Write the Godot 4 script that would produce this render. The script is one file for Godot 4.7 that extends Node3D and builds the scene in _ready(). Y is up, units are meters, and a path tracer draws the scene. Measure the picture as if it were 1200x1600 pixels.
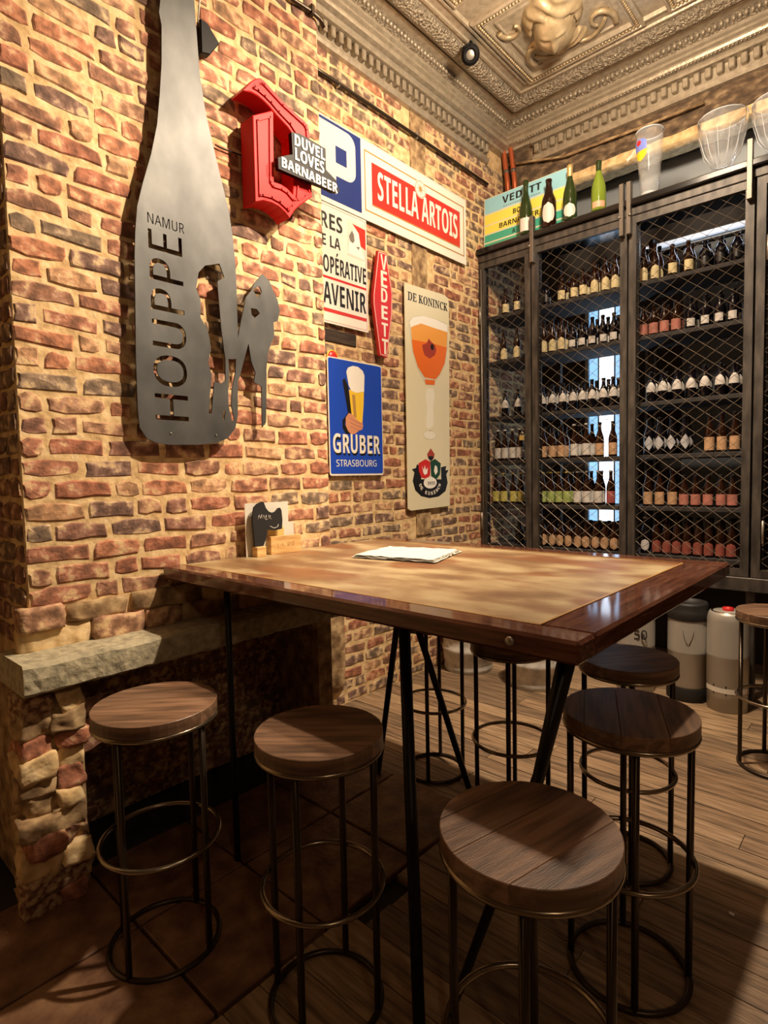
extends Node3D
# A corner of a beer cafe: brick chimney breast, enamel signs, caged bottle store, high table and stools.

const F := 900.85                      # focal length in pixels of the 1200x1600 frame
const EYE := Vector3(0.0, 1.42, 0.0)
const XC := -2.2                       # face of the chimney breast
const XA := -2.6                       # face of the recessed wall beside it
const ZB := -4.43                      # face of the back wall
const ZC := -4.03                      # front of the bottle cage
const CEIL := 4.28
const TT := 1.085                      # table top height

var cam_basis: Basis
var rng := RandomNumberGenerator.new()
var M := {}
var taken := {}
var cache := {}
var font_sans: SystemFont
var font_bold: SystemFont
var font_serif: SystemFont
var font_serif_bold: SystemFont

func _ready() -> void:
	rng.seed = 7
	# ---- camera
	var cam := Camera3D.new()
	cam.name = "camera"
	cam.position = EYE
	cam.rotation = Vector3(deg_to_rad(-3.402), deg_to_rad(42.287), deg_to_rad(-1.1646))
	cam.fov = rad_to_deg(2.0 * atan(800.0 / F))
	cam.near = 0.05
	cam.far = 60.0
	add_child(cam)
	cam_basis = cam.basis
	# ---- environment: a closed room, so no sky light
	var env := Environment.new()
	env.background_mode = Environment.BG_COLOR
	env.background_color = Color(0, 0, 0)
	env.tonemap_mode = Environment.TONE_MAPPER_LINEAR
	env.tonemap_exposure = 1.0
	env.sdfgi_enabled = true
	env.ssao_enabled = true
	env.ssil_enabled = true
	var we := WorldEnvironment.new()
	we.name = "environment"
	we.environment = env
	add_child(we)
	# ---- lamps (each a fitting of its own with its light)
	make_materials()
	build_lamps()
	# ---- large structure
	build_floor()
	build_walls()
	build_chimney()
	build_ceiling()
	build_back()
	# ---- objects
	build_cage()
	build_table()
	build_stools()
	build_kegs()
	build_wall_signs()
	build_chimney_signs()
	build_cage_top()
	build_bottles()
	build_table_things()
	build_small_things()

# ------------------------------------------------------------------ pixels to places
func ray(px: float, py: float) -> Vector3:
	return cam_basis * Vector3((px - 600.0) / F, -(py - 800.0) / F, -1.0)

func onx(px: float, py: float, x: float) -> Vector3:
	var d := ray(px, py)
	return EYE + d * ((x - EYE.x) / d.x)

func ony(px: float, py: float, y: float) -> Vector3:
	var d := ray(px, py)
	return EYE + d * ((y - EYE.y) / d.y)

func onz(px: float, py: float, z: float) -> Vector3:
	var d := ray(px, py)
	return EYE + d * ((z - EYE.z) / d.z)

func seen_at(p: Vector3) -> Vector3:
	var c := cam_basis.transposed() * (p - EYE)
	if c.z > -0.05:
		return Vector3(-9999, -9999, -1)
	return Vector3(600.0 + F * c.x / -c.z, 800.0 - F * c.y / -c.z, -c.z)

# ------------------------------------------------------------------ naming
func numbered(called: String) -> String:
	if not taken.has(called):
		taken[called] = 0
		return called
	taken[called] += 1
	return "%s_%03d" % [called, taken[called]]

func thing(called: String, label: String, category: String, at: Vector3 = Vector3.ZERO, turn: float = 0.0, group: String = "") -> Node3D:
	var o := Node3D.new()
	o.name = numbered(called)
	add_child(o)
	o.position = at
	o.rotation.y = turn
	tag(o, label, category, group)
	return o

func tag(o: Node, label: String, category: String, group: String = "") -> void:
	o.set_meta("label", label)
	o.set_meta("category", category)
	if group != "":
		o.set_meta("group", group)

func struct(called: String, label: String = "") -> Node3D:
	var o := Node3D.new()
	o.name = numbered(called)
	add_child(o)
	o.set_meta("kind", "structure")
	if label != "":
		o.set_meta("label", label)
	return o

func part(parent: Node, called: String, mesh: Mesh, mat: Material, at: Vector3 = Vector3.ZERO, label: String = "") -> MeshInstance3D:
	var o := MeshInstance3D.new()
	o.name = called
	o.mesh = mesh
	if mat != null:
		o.material_override = mat
	o.position = at
	if label != "":
		o.set_meta("label", label)
	parent.add_child(o, true)
	return o

func copy_of(root: Node3D, called: String, at: Vector3, turn: float, label: String, group: String) -> Node3D:
	var r: Node3D = root.duplicate()
	r.name = numbered(called)
	add_child(r)
	r.position = at
	r.rotation.y = turn
	if label != "":
		r.set_meta("label", label)
	if group != "":
		r.set_meta("group", group)
	return r

# ------------------------------------------------------------------ mesh helpers
func quad(st: SurfaceTool, a: Vector3, b: Vector3, c: Vector3, d: Vector3) -> void:
	# a, b, c, d anticlockwise as seen from outside
	for v: Vector3 in [a, c, b, a, d, c]:
		st.add_vertex(v)

func tri(st: SurfaceTool, a: Vector3, b: Vector3, c: Vector3) -> void:
	for v: Vector3 in [a, c, b]:
		st.add_vertex(v)

func begin() -> SurfaceTool:
	var st := SurfaceTool.new()
	st.begin(Mesh.PRIMITIVE_TRIANGLES)
	st.set_smooth_group(-1)
	return st

func done(st: SurfaceTool) -> ArrayMesh:
	st.generate_normals()
	return st.commit()

func add_box(st: SurfaceTool, lo: Vector3, hi: Vector3, b: float = 0.0) -> void:
	if b <= 0.0:
		var p := []
		for k in 8:
			p.append(Vector3(hi.x if k & 1 else lo.x, hi.y if k & 2 else lo.y, hi.z if k & 4 else lo.z))
		quad(st, p[4], p[5], p[7], p[6])
		quad(st, p[1], p[0], p[2], p[3])
		quad(st, p[5], p[1], p[3], p[7])
		quad(st, p[0], p[4], p[6], p[2])
		quad(st, p[6], p[7], p[3], p[2])
		quad(st, p[0], p[1], p[5], p[4])
		return
	var c := (lo + hi) * 0.5
	var h := (hi - lo) * 0.5
	var f := func(s: Vector3, ax: int) -> Vector3:
		var q := Vector3(h.x - b, h.y - b, h.z - b)
		q[ax] = h[ax]
		return c + q * s
	for ax in 3:
		var u := (ax + 1) % 3
		var v := (ax + 2) % 3
		for sg: float in [-1.0, 1.0]:
			var cs := []
			for k: Array in [[-1.0, -1.0], [1.0, -1.0], [1.0, 1.0], [-1.0, 1.0]]:
				var s := Vector3.ZERO
				s[ax] = sg
				s[u] = k[0]
				s[v] = k[1]
				cs.append(f.call(s, ax))
			if sg > 0:
				quad(st, cs[0], cs[1], cs[2], cs[3])
			else:
				quad(st, cs[3], cs[2], cs[1], cs[0])
	for ax in 3:
		var u := (ax + 1) % 3
		var v := (ax + 2) % 3
		for su: float in [-1.0, 1.0]:
			for sv: float in [-1.0, 1.0]:
				var s0 := Vector3.ZERO
				s0[u] = su
				s0[v] = sv
				var s1 := s0
				s0[ax] = -1.0
				s1[ax] = 1.0
				var a: Vector3 = f.call(s0, u)
				var b2: Vector3 = f.call(s1, u)
				var c2: Vector3 = f.call(s1, v)
				var d2: Vector3 = f.call(s0, v)
				if su * sv > 0:
					quad(st, a, d2, c2, b2)
				else:
					quad(st, a, b2, c2, d2)
	for k in 8:
		var s := Vector3(1.0 if k & 1 else -1.0, 1.0 if k & 2 else -1.0, 1.0 if k & 4 else -1.0)
		var a: Vector3 = f.call(s, 0)
		var b3: Vector3 = f.call(s, 1)
		var c3: Vector3 = f.call(s, 2)
		if s.x * s.y * s.z > 0:
			tri(st, a, b3, c3)
		else:
			tri(st, a, c3, b3)

func box(size: Vector3, b: float = 0.0) -> ArrayMesh:
	# centred in x and z, standing on y = 0
	var key := "box%s%s" % [size, b]
	if not cache.has(key):
		var st := begin()
		add_box(st, Vector3(-size.x / 2, 0, -size.z / 2), Vector3(size.x / 2, size.y, size.z / 2), b)
		cache[key] = done(st)
	return cache[key]

func boxab(lo: Vector3, hi: Vector3, b: float = 0.0) -> ArrayMesh:
	var st := begin()
	add_box(st, lo, hi, b)
	return done(st)

func add_tube(st: SurfaceTool, pts: Array, r: Variant, sides: int = 10, closed: bool = false) -> void:
	var n := pts.size()
	var rings := []
	var up := Vector3.UP
	for i in n:
		var a: Vector3 = pts[(i - 1 + n) % n] if closed or i > 0 else pts[i]
		var b: Vector3 = pts[(i + 1) % n] if closed or i < n - 1 else pts[i]
		var t := (b - a).normalized()
		if i == 0:
			up = Vector3.UP if absf(t.y) < 0.9 else Vector3.RIGHT
		var x := t.cross(up).normalized()
		up = x.cross(t).normalized()
		var rr: float = r[i] if r is Array else r
		var ring := []
		for k in sides:
			var an := TAU * k / sides
			ring.append(pts[i] + (x * cos(an) + up * sin(an)) * rr)
		rings.append(ring)
	var last := n if closed else n - 1
	for i in last:
		var p: Array = rings[i]
		var q: Array = rings[(i + 1) % n]
		for k in sides:
			var k2 := (k + 1) % sides
			quad(st, p[k], q[k], q[k2], p[k2])
	if not closed:
		for k in range(1, sides - 1):
			tri(st, rings[0][0], rings[0][k], rings[0][k + 1])
			tri(st, rings[n - 1][0], rings[n - 1][k + 1], rings[n - 1][k])

func tube(pts: Array, r: Variant, sides: int = 10, closed: bool = false) -> ArrayMesh:
	var st := SurfaceTool.new()
	st.begin(Mesh.PRIMITIVE_TRIANGLES)
	st.set_smooth_group(0)
	add_tube(st, pts, r, sides, closed)
	return done(st)

func circle_pts(c: Vector3, r: float, n: int = 32) -> Array:
	var a := []
	for k in n:
		a.append(c + Vector3(cos(TAU * k / n), 0, sin(TAU * k / n)) * r)
	return a

func lathe(prof: Array, segs: int = 24, smooth: bool = true, flute: int = 0, depth: float = 0.0) -> ArrayMesh:
	# prof: Vector2(radius, height) from bottom to top
	var st := SurfaceTool.new()
	st.begin(Mesh.PRIMITIVE_TRIANGLES)
	st.set_smooth_group(0 if smooth else -1)
	var at := func(p: Vector2, k: int) -> Vector3:
		var an := TAU * k / segs
		var r := p.x
		if flute > 0:
			r *= 1.0 - depth * (0.5 + 0.5 * cos(an * flute))
		return Vector3(r * sin(an), p.y, r * cos(an))
	for i in prof.size() - 1:
		var a: Vector2 = prof[i]
		var b: Vector2 = prof[i + 1]
		for k in segs:
			var p0: Vector3 = at.call(a, k)
			var p1: Vector3 = at.call(a, (k + 1) % segs)
			var p2: Vector3 = at.call(b, (k + 1) % segs)
			var p3: Vector3 = at.call(b, k)
			if a.x > 1e-5:
				tri(st, p0, p1, p2)
			if b.x > 1e-5:
				tri(st, p0, p2, p3)
	return done(st)

func add_slab(st: SurfaceTool, poly: PackedVector2Array, z0: float, z1: float, cham: float = 0.0) -> void:
	var p := poly
	if Geometry2D.is_polygon_clockwise(p):
		p = p.duplicate()
		p.reverse()
	var ix := Geometry2D.triangulate_polygon(p)
	var n := p.size()
	var top := PackedVector2Array()
	for i in n:
		if cham > 0.0:
			var a := (p[i] - p[(i - 1 + n) % n]).normalized()
			var b := (p[(i + 1) % n] - p[i]).normalized()
			var nrm := Vector2(-a.y, a.x) + Vector2(-b.y, b.x)
			nrm = nrm.normalized() if nrm.length() > 0.01 else Vector2.ZERO
			top.append(p[i] + nrm * cham)
		else:
			top.append(p[i])
	for k in range(0, ix.size(), 3):
		var a := top[ix[k]]
		var b := top[ix[k + 1]]
		var c := top[ix[k + 2]]
		if (b - a).cross(c - a) < 0:
			var s := b
			b = c
			c = s
		tri(st, Vector3(a.x, a.y, z1), Vector3(b.x, b.y, z1), Vector3(c.x, c.y, z1))
		var a0 := p[ix[k]]
		var b0 := p[ix[k + 1]]
		var c0 := p[ix[k + 2]]
		if (b0 - a0).cross(c0 - a0) < 0:
			var s0 := b0
			b0 = c0
			c0 = s0
		tri(st, Vector3(a0.x, a0.y, z0), Vector3(c0.x, c0.y, z0), Vector3(b0.x, b0.y, z0))
	for i in n:
		var j := (i + 1) % n
		if cham > 0.0:
			quad(st, Vector3(p[i].x, p[i].y, z0), Vector3(p[j].x, p[j].y, z0), Vector3(p[j].x, p[j].y, z1 - cham), Vector3(p[i].x, p[i].y, z1 - cham))
			quad(st, Vector3(p[i].x, p[i].y, z1 - cham), Vector3(p[j].x, p[j].y, z1 - cham), Vector3(top[j].x, top[j].y, z1), Vector3(top[i].x, top[i].y, z1))
		else:
			quad(st, Vector3(p[i].x, p[i].y, z0), Vector3(p[j].x, p[j].y, z0), Vector3(p[j].x, p[j].y, z1), Vector3(p[i].x, p[i].y, z1))

func slab(poly: PackedVector2Array, z0: float, z1: float, cham: float = 0.0) -> ArrayMesh:
	var st := begin()
	add_slab(st, poly, z0, z1, cham)
	return done(st)

func rect2(u0: float, v0: float, u1: float, v1: float, r: float = 0.0) -> PackedVector2Array:
	if r <= 0.0:
		return PackedVector2Array([Vector2(u0, v0), Vector2(u1, v0), Vector2(u1, v1), Vector2(u0, v1)])
	var out := PackedVector2Array()
	for k: Array in [[u1 - r, v0 + r, -90], [u1 - r, v1 - r, 0], [u0 + r, v1 - r, 90], [u0 + r, v0 + r, 180]]:
		for s in 5:
			var an := deg_to_rad(k[2] + s * 22.5)
			out.append(Vector2(k[0] + cos(an) * r, k[1] + sin(an) * r))
	return out

func oval2(c: Vector2, rx: float, ry: float, n: int = 24) -> PackedVector2Array:
	var out := PackedVector2Array()
	for k in n:
		out.append(c + Vector2(cos(TAU * k / n) * rx, sin(TAU * k / n) * ry))
	return out

# frame: a flat ring between two rectangles
func frame_ring(u0: float, v0: float, u1: float, v1: float, w: float, z0: float, z1: float) -> ArrayMesh:
	var st := begin()
	add_box(st, Vector3(u0, v0, z0), Vector3(u1, v0 + w, z1))
	add_box(st, Vector3(u0, v1 - w, z0), Vector3(u1, v1, z1))
	add_box(st, Vector3(u0, v0 + w, z0), Vector3(u0 + w, v1 - w, z1))
	add_box(st, Vector3(u1 - w, v0 + w, z0), Vector3(u1, v1 - w, z1))
	return done(st)

# lettering that fills the box u0..u1, v0..v1 of its parent, raised from z
func letters(parent: Node, what: String, font: Font, u0: float, v0: float, u1: float, v1: float, z: float, mat: Material, depth: float = 0.001, called: String = "lettering", turn: float = 0.0) -> MeshInstance3D:
	var t := TextMesh.new()
	t.text = what
	t.font = font
	t.font_size = 64
	t.pixel_size = 0.01
	t.depth = 0.1
	t.curve_step = 1.0
	t.horizontal_alignment = HORIZONTAL_ALIGNMENT_CENTER
	t.vertical_alignment = VERTICAL_ALIGNMENT_CENTER
	var bb := t.get_aabb()
	var w := u1 - u0
	var h := v1 - v0
	var o := MeshInstance3D.new()
	o.name = called
	o.mesh = t
	o.material_override = mat
	var sx := w / bb.size.x
	var sy := h / bb.size.y
	if turn != 0.0:
		sx = h / bb.size.x
		sy = w / bb.size.y
	var bs := Basis(Vector3.BACK, turn) * Basis.from_scale(Vector3(sx, sy, depth / 0.1))
	o.transform = Transform3D(bs, Vector3((u0 + u1) / 2, (v0 + v1) / 2, z + depth / 2) - bs * bb.get_center())
	parent.add_child(o, true)
	return o

# ------------------------------------------------------------------ materials
func mat(albedo: Color, rough: float = 0.7, metal: float = 0.0) -> StandardMaterial3D:
	var m := StandardMaterial3D.new()
	m.albedo_color = albedo
	m.roughness = rough
	m.metallic = metal
	return m

func rgb(r: int, g: int, b: int) -> Color:
	return Color(r / 255.0, g / 255.0, b / 255.0)

func noise(sd: int, freq: float, ramp: Array, size: int = 512, oct: int = 4, kind: int = FastNoiseLite.TYPE_SIMPLEX_SMOOTH) -> NoiseTexture2D:
	var n := FastNoiseLite.new()
	n.seed = sd
	n.noise_type = kind
	n.frequency = freq
	n.fractal_octaves = oct
	var t := NoiseTexture2D.new()
	t.width = size
	t.height = size
	t.seamless = true
	t.noise = n
	var g := Gradient.new()
	var offs := PackedFloat32Array()
	var cols := PackedColorArray()
	for r: Array in ramp:
		offs.append(r[0])
		cols.append(r[1])
	g.offsets = offs
	g.colors = cols
	t.color_ramp = g
	return t

func tri_scale(m: StandardMaterial3D, s: Vector3, world: bool = true) -> StandardMaterial3D:
	m.uv1_triplanar = true
	m.uv1_world_triplanar = world
	m.uv1_scale = s
	m.uv1_triplanar_sharpness = 4.0
	return m

func relief(m: StandardMaterial3D, t: Texture2D, cm: float) -> StandardMaterial3D:
	m.heightmap_enabled = true
	m.heightmap_texture = t
	m.heightmap_scale = cm
	return m

func make_materials() -> void:
	font_sans = SystemFont.new()
	font_sans.font_names = PackedStringArray(["Droid Sans"])
	font_bold = SystemFont.new()
	font_bold.font_names = PackedStringArray(["Droid Sans"])
	font_bold.font_weight = 700
	font_serif = SystemFont.new()
	font_serif.font_names = PackedStringArray(["Droid Serif"])
	font_serif_bold = SystemFont.new()
	font_serif_bold.font_names = PackedStringArray(["Droid Serif"])
	font_serif_bold.font_weight = 700
	# relief textures shared by several materials
	var grit := noise(11, 0.05, [[0.0, Color.BLACK], [1.0, Color.WHITE]], 512, 5)
	var lump := noise(12, 0.018, [[0.0, Color.BLACK], [1.0, Color.WHITE]], 512, 4)
	M.grit = grit
	# bricks: burnt clay of several firings, some smeared with mortar
	var smear := rgb(222, 194, 146)
	var tones := [
		[rgb(188, 126, 92), 0.74], [rgb(174, 112, 84), 0.76], [rgb(160, 114, 88), 0.70], [rgb(136, 104, 88), 0.68], [rgb(150, 126, 102), 0.66],
		[rgb(198, 152, 112), 0.68], [rgb(144, 116, 96), 0.64], [rgb(180, 122, 94), 0.66], [rgb(152, 108, 88), 0.72], [rgb(186, 138, 104), 0.60]]
	M.bricks = []
	for i in tones.size():
		var c: Color = tones[i][0]
		var th: float = tones[i][1]
		var t := noise(100 + i * 7, 0.022, [[0.0, c.darkened(0.42)], [0.34, c.darkened(0.2)], [0.55, c], [th - 0.06, c.lightened(0.14)], [th + 0.03, c.lerp(smear, 0.65)], [1.0, smear]], 256, 5)
		var m := mat(Color.WHITE, 0.92)
		m.albedo_texture = t
		tri_scale(m, Vector3(2.3, 2.3, 2.3))
		m.uv1_offset = Vector3(0.13 * i, 0.29 * i, 0.41 * i)
		relief(m, grit, 0.14)
		M.bricks.append(m)
	var mo := mat(Color.WHITE, 0.95)
	mo.albedo_texture = noise(31, 0.02, [[0.0, rgb(176, 142, 98)], [0.32, rgb(206, 174, 124)], [0.6, rgb(222, 192, 142)], [1.0, rgb(232, 208, 164)]], 512, 5)
	tri_scale(mo, Vector3(1.4, 1.4, 1.4))
	relief(mo, lump, 0.45)
	M.mortar = mo
	var pl := mat(Color.WHITE, 0.95)
	pl.albedo_texture = noise(33, 0.02, [[0.0, rgb(96, 74, 52)], [0.4, rgb(146, 118, 84)], [0.62, rgb(176, 148, 108)], [1.0, rgb(206, 182, 140)]], 512, 5)
	tri_scale(pl, Vector3(1.1, 1.1, 1.1))
	relief(pl, lump, 0.5)
	M.plaster = pl
	var st := mat(Color.WHITE, 0.9)
	st.albedo_texture = noise(35, 0.025, [[0.0, rgb(132, 125, 104)], [0.4, rgb(158, 150, 125)], [0.65, rgb(174, 164, 136)], [1.0, rgb(192, 182, 152)]], 512, 5)
	tri_scale(st, Vector3(1.7, 1.7, 1.7))
	relief(st, lump, 0.5)
	M.stone = st
	var rb := mat(Color.WHITE, 0.95)
	rb.albedo_texture = noise(37, 0.03, [[0.0, rgb(78, 50, 40)], [0.4, rgb(130, 92, 70)], [0.55, rgb(170, 140, 104)], [1.0, rgb(204, 180, 140)]], 512, 5)
	tri_scale(rb, Vector3(1.9, 1.9, 1.9))
	relief(rb, grit, 0.3)
	M.rubble = rb
	# lintel of old masonry, brown
	var li := mat(Color.WHITE, 0.95)
	li.albedo_texture = noise(39, 0.018, [[0.0, rgb(58, 46, 36)], [0.45, rgb(94, 76, 58)], [0.7, rgb(122, 101, 77)], [1.0, rgb(166, 144, 112)]], 512, 5)
	tri_scale(li, Vector3(1.0, 1.6, 1.0))
	relief(li, lump, 1.4)
	M.lintel = li
	# woods
	M.planks = []
	for i in 5:
		var c: Color = [rgb(150, 122, 92), rgb(134, 107, 80), rgb(162, 134, 102), rgb(124, 101, 77), rgb(154, 127, 96)][i]
		var m := mat(Color.WHITE, 0.5)
		m.albedo_texture = noise(200 + i, 0.012, [[0.0, c.darkened(0.45)], [0.4, c.darkened(0.12)], [0.6, c], [1.0, c.lightened(0.16)]], 512, 5)
		tri_scale(m, Vector3(0.5, 6.0, 6.0))
		m.uv1_offset = Vector3(0.3 * i, 0.2 * i, 0.17 * i)
		relief(m, grit, 0.12)
		M.planks.append(m)
	M.seat = []
	for i in 4:
		var c: Color = [rgb(120, 90, 68), rgb(134, 102, 78), rgb(110, 82, 62), rgb(126, 94, 70)][i]
		var m := mat(Color.WHITE, 0.42)
		m.albedo_texture = noise(220 + i, 0.012, [[0.0, c.darkened(0.4)], [0.42, c.darkened(0.1)], [0.6, c], [1.0, c.lightened(0.14)]], 256, 5)
		tri_scale(m, Vector3(0.9, 9.0, 9.0), false)
		m.uv1_offset = Vector3(0.37 * i, 0.21 * i, 0.19 * i)
		relief(m, grit, 0.03)
		M.seat.append(m)
	var tw := mat(Color.WHITE, 0.08)
	tw.albedo_texture = noise(230, 0.012, [[0.0, rgb(64, 38, 29)], [0.45, rgb(92, 56, 42)], [0.7, rgb(106, 68, 51)], [1.0, rgb(122, 82, 62)]], 512, 4)
	tri_scale(tw, Vector3(0.7, 8.0, 8.0))
	M.border = tw
	var tw2: StandardMaterial3D = tw.duplicate()
	tw2.uv1_scale = Vector3(8.0, 8.0, 0.7)
	M.border_z = tw2
	# worn sheet of the table top
	var ts := mat(Color.WHITE, 0.42)
	ts.albedo_texture = noise(240, 0.009, [[0.0, rgb(108, 78, 52)], [0.36, rgb(136, 108, 74)], [0.5, rgb(154, 130, 94)], [0.68, rgb(170, 150, 112)], [1.0, rgb(188, 170, 132)]], 512, 5)
	tri_scale(ts, Vector3(0.45, 0.45, 0.9))
	ts.detail_enabled = true
	ts.detail_albedo = noise(241, 0.02, [[0.0, rgb(112, 70, 42)], [1.0, rgb(142, 100, 62)]], 256, 3)
	ts.detail_mask = noise(242, 0.006, [[0.0, Color.BLACK], [0.52, Color.BLACK], [0.72, Color.WHITE], [1.0, Color.WHITE]], 512, 5)
	M.sheet = ts
	# metals
	M.black_steel = mat(rgb(34, 31, 30), 0.45, 0.6)
	var cg := mat(Color.WHITE, 0.5, 0.35)
	cg.albedo_texture = noise(250, 0.02, [[0.0, rgb(46, 42, 39)], [0.5, rgb(72, 67, 62)], [1.0, rgb(98, 91, 83)]], 256, 4)
	tri_scale(cg, Vector3(2.5, 0.8, 2.5))
	M.cage = cg
	M.cage_dark = mat(rgb(30, 27, 26), 0.35, 0.4)
	M.wire = mat(rgb(128, 116, 100), 0.5, 0.5)
	M.galv = mat(rgb(165, 158, 146), 0.4, 0.7)
	M.chrome = mat(rgb(190, 178, 158), 0.2, 1.0)
	M.pipe_steel = mat(rgb(72, 62, 52), 0.35, 0.8)
	var sp := mat(Color.WHITE, 0.52, 0.42)
	sp.albedo_texture = noise(255, 0.01, [[0.0, rgb(62, 63, 62)], [0.5, rgb(78, 79, 78)], [1.0, rgb(94, 94, 92)]], 512, 4)
	tri_scale(sp, Vector3(1.0, 0.7, 1.0))
	M.plate = sp
	var ks := mat(Color.WHITE, 0.36, 0.2)
	ks.albedo_texture = noise(257, 0.02, [[0.0, rgb(164, 160, 152)], [0.5, rgb(206, 202, 194)], [1.0, rgb(228, 224, 216)]], 256, 4)
	tri_scale(ks, Vector3(2.0, 2.0, 2.0))
	M.keg = ks
	M.rubber = mat(rgb(24, 22, 22), 0.6)
	# embossed, bronze painted ceiling
	var ce := mat(Color.WHITE, 0.42, 0.45)
	ce.albedo_texture = noise(260, 0.02, [[0.0, rgb(154, 141, 121)], [0.5, rgb(172, 159, 138)], [1.0, rgb(188, 175, 153)]], 512, 4)
	tri_scale(ce, Vector3(1.5, 1.5, 1.5))
	relief(ce, grit, 0.15)
	M.bronze = ce
	var gl: StandardMaterial3D = ce.duplicate()
	gl.albedo_texture = noise(261, 0.02, [[0.0, rgb(136, 118, 90)], [0.5, rgb(170, 150, 116)], [1.0, rgb(196, 178, 144)]], 256, 4)
	M.gilt = gl
	var lf: StandardMaterial3D = ce.duplicate()
	lf.heightmap_texture = noise(262, 0.045, [[0.0, Color.BLACK], [1.0, Color.WHITE]], 512, 3, FastNoiseLite.TYPE_CELLULAR)
	lf.heightmap_scale = 4.0
	lf.uv1_scale = Vector3(2.2, 2.2, 2.2)
	M.leafy = lf
	# enamel and print
	M.white = mat(rgb(236, 230, 216), 0.3)
	M.cream = mat(rgb(222, 214, 182), 0.35)
	M.blue = mat(rgb(38, 56, 122), 0.25)
	M.gruber = mat(rgb(34, 74, 186), 0.28)
	M.red = mat(rgb(202, 44, 44), 0.3)
	M.stella_red = mat(rgb(204, 52, 44), 0.3)
	M.gold = mat(rgb(176, 136, 78), 0.35)
	M.ink = mat(rgb(24, 22, 22), 0.4)
	M.duvel = mat(rgb(206, 40, 40), 0.45)
	M.duvel.metallic_specular = 0.22
	M.plastic_black = mat(rgb(20, 19, 20), 0.5)
	M.plastic_black.metallic_specular = 0.25
	M.foam = mat(rgb(240, 236, 226), 0.4)
	M.amber = mat(rgb(226, 110, 36), 0.35)
	M.amber_light = mat(rgb(232, 160, 74), 0.35)
	M.yellow = mat(rgb(236, 196, 60), 0.35)
	M.skin = mat(rgb(206, 142, 110), 0.4)
	M.skin_dark = mat(rgb(160, 98, 72), 0.4)
	M.glass_print = mat(rgb(206, 202, 178), 0.35)
	M.glass_print_light = mat(rgb(232, 228, 210), 0.35)
	M.green_print = mat(rgb(26, 66, 46), 0.35)
	M.pale_blue = mat(rgb(150, 206, 220), 0.4)
	M.pale_yellow = mat(rgb(238, 222, 92), 0.4)
	M.sea_green = mat(rgb(70, 168, 140), 0.4)
	M.grey_print = mat(rgb(120, 112, 104), 0.4)
	M.paper = mat(rgb(218, 212, 198), 0.85)
	M.kraft = mat(rgb(226, 190, 112), 0.8)
	var bw := mat(Color.WHITE, 0.55)
	bw.albedo_texture = noise(270, 0.01, [[0.0, rgb(196, 150, 92)], [0.5, rgb(222, 180, 116)], [1.0, rgb(236, 200, 140)]], 256, 4)
	tri_scale(bw, Vector3(2.0, 14.0, 2.0), false)
	M.beech = bw
	# glass
	M.glass_brown = mat(rgb(34, 16, 8), 0.08)
	M.glass_green = mat(rgb(38, 52, 20), 0.08)
	M.glass_green_light = mat(rgb(112, 132, 42), 0.08)
	M.glass_dark = mat(rgb(14, 12, 18), 0.08)
	var cl := mat(Color(0.94, 0.96, 0.97, 0.08), 0.03)
	cl.transparency = BaseMaterial3D.TRANSPARENCY_ALPHA
	M.clear = cl
	M.copper = mat(rgb(186, 96, 58), 0.45, 0.5)
	var he := mat(Color.WHITE, 0.6)
	he.albedo_texture = noise(45, 0.02, [[0.0, rgb(84, 56, 40)], [0.5, rgb(116, 82, 58)], [1.0, rgb(146, 112, 80)]], 256, 5)
	tri_scale(he, Vector3(1.3, 1.3, 1.3))
	relief(he, grit, 0.2)
	M.hearth = he
	var ot := mat(Color.WHITE, 0.85)
	ot.albedo_texture = noise(47, 0.02, [[0.0, rgb(34, 25, 19)], [0.5, rgb(56, 42, 31)], [1.0, rgb(84, 66, 48)]], 256, 4)
	tri_scale(ot, Vector3(3.0, 6.0, 0.8))
	M.dark_block = ot
	M.brass = mat(rgb(214, 190, 120), 0.3, 0.8)
	M.cage_lacquer = mat(rgb(26, 24, 24), 0.16)
	M.galv_dark = mat(rgb(112, 104, 94), 0.45, 0.6)
	M.ring_steel = mat(rgb(150, 138, 120), 0.25, 0.95)
	M.keg_matt = mat(rgb(168, 163, 154), 0.42, 0.35)
	M.slate = mat(rgb(22, 22, 24), 0.7)
	M.wood_print = mat(rgb(180, 130, 76), 0.6)
	M.badge = mat(rgb(160, 60, 44), 0.4)
	M.badge_yellow = mat(rgb(246, 196, 36), 0.4)
	M.badge_blue = mat(rgb(112, 128, 206), 0.4)
	var ge := mat(Color(0.95, 0.97, 0.98, 0.45), 0.05)
	ge.transparency = BaseMaterial3D.TRANSPARENCY_ALPHA
	M.glass_edge = ge
	# dark inner walls of the store
	M.store = mat(rgb(44, 40, 38), 0.8)
	M.store_grey = mat(rgb(96, 104, 112), 0.7)
	M.beam_grey = mat(rgb(150, 156, 160), 0.45, 0.3)
	M.room = mat(rgb(104, 78, 56), 0.9)

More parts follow.
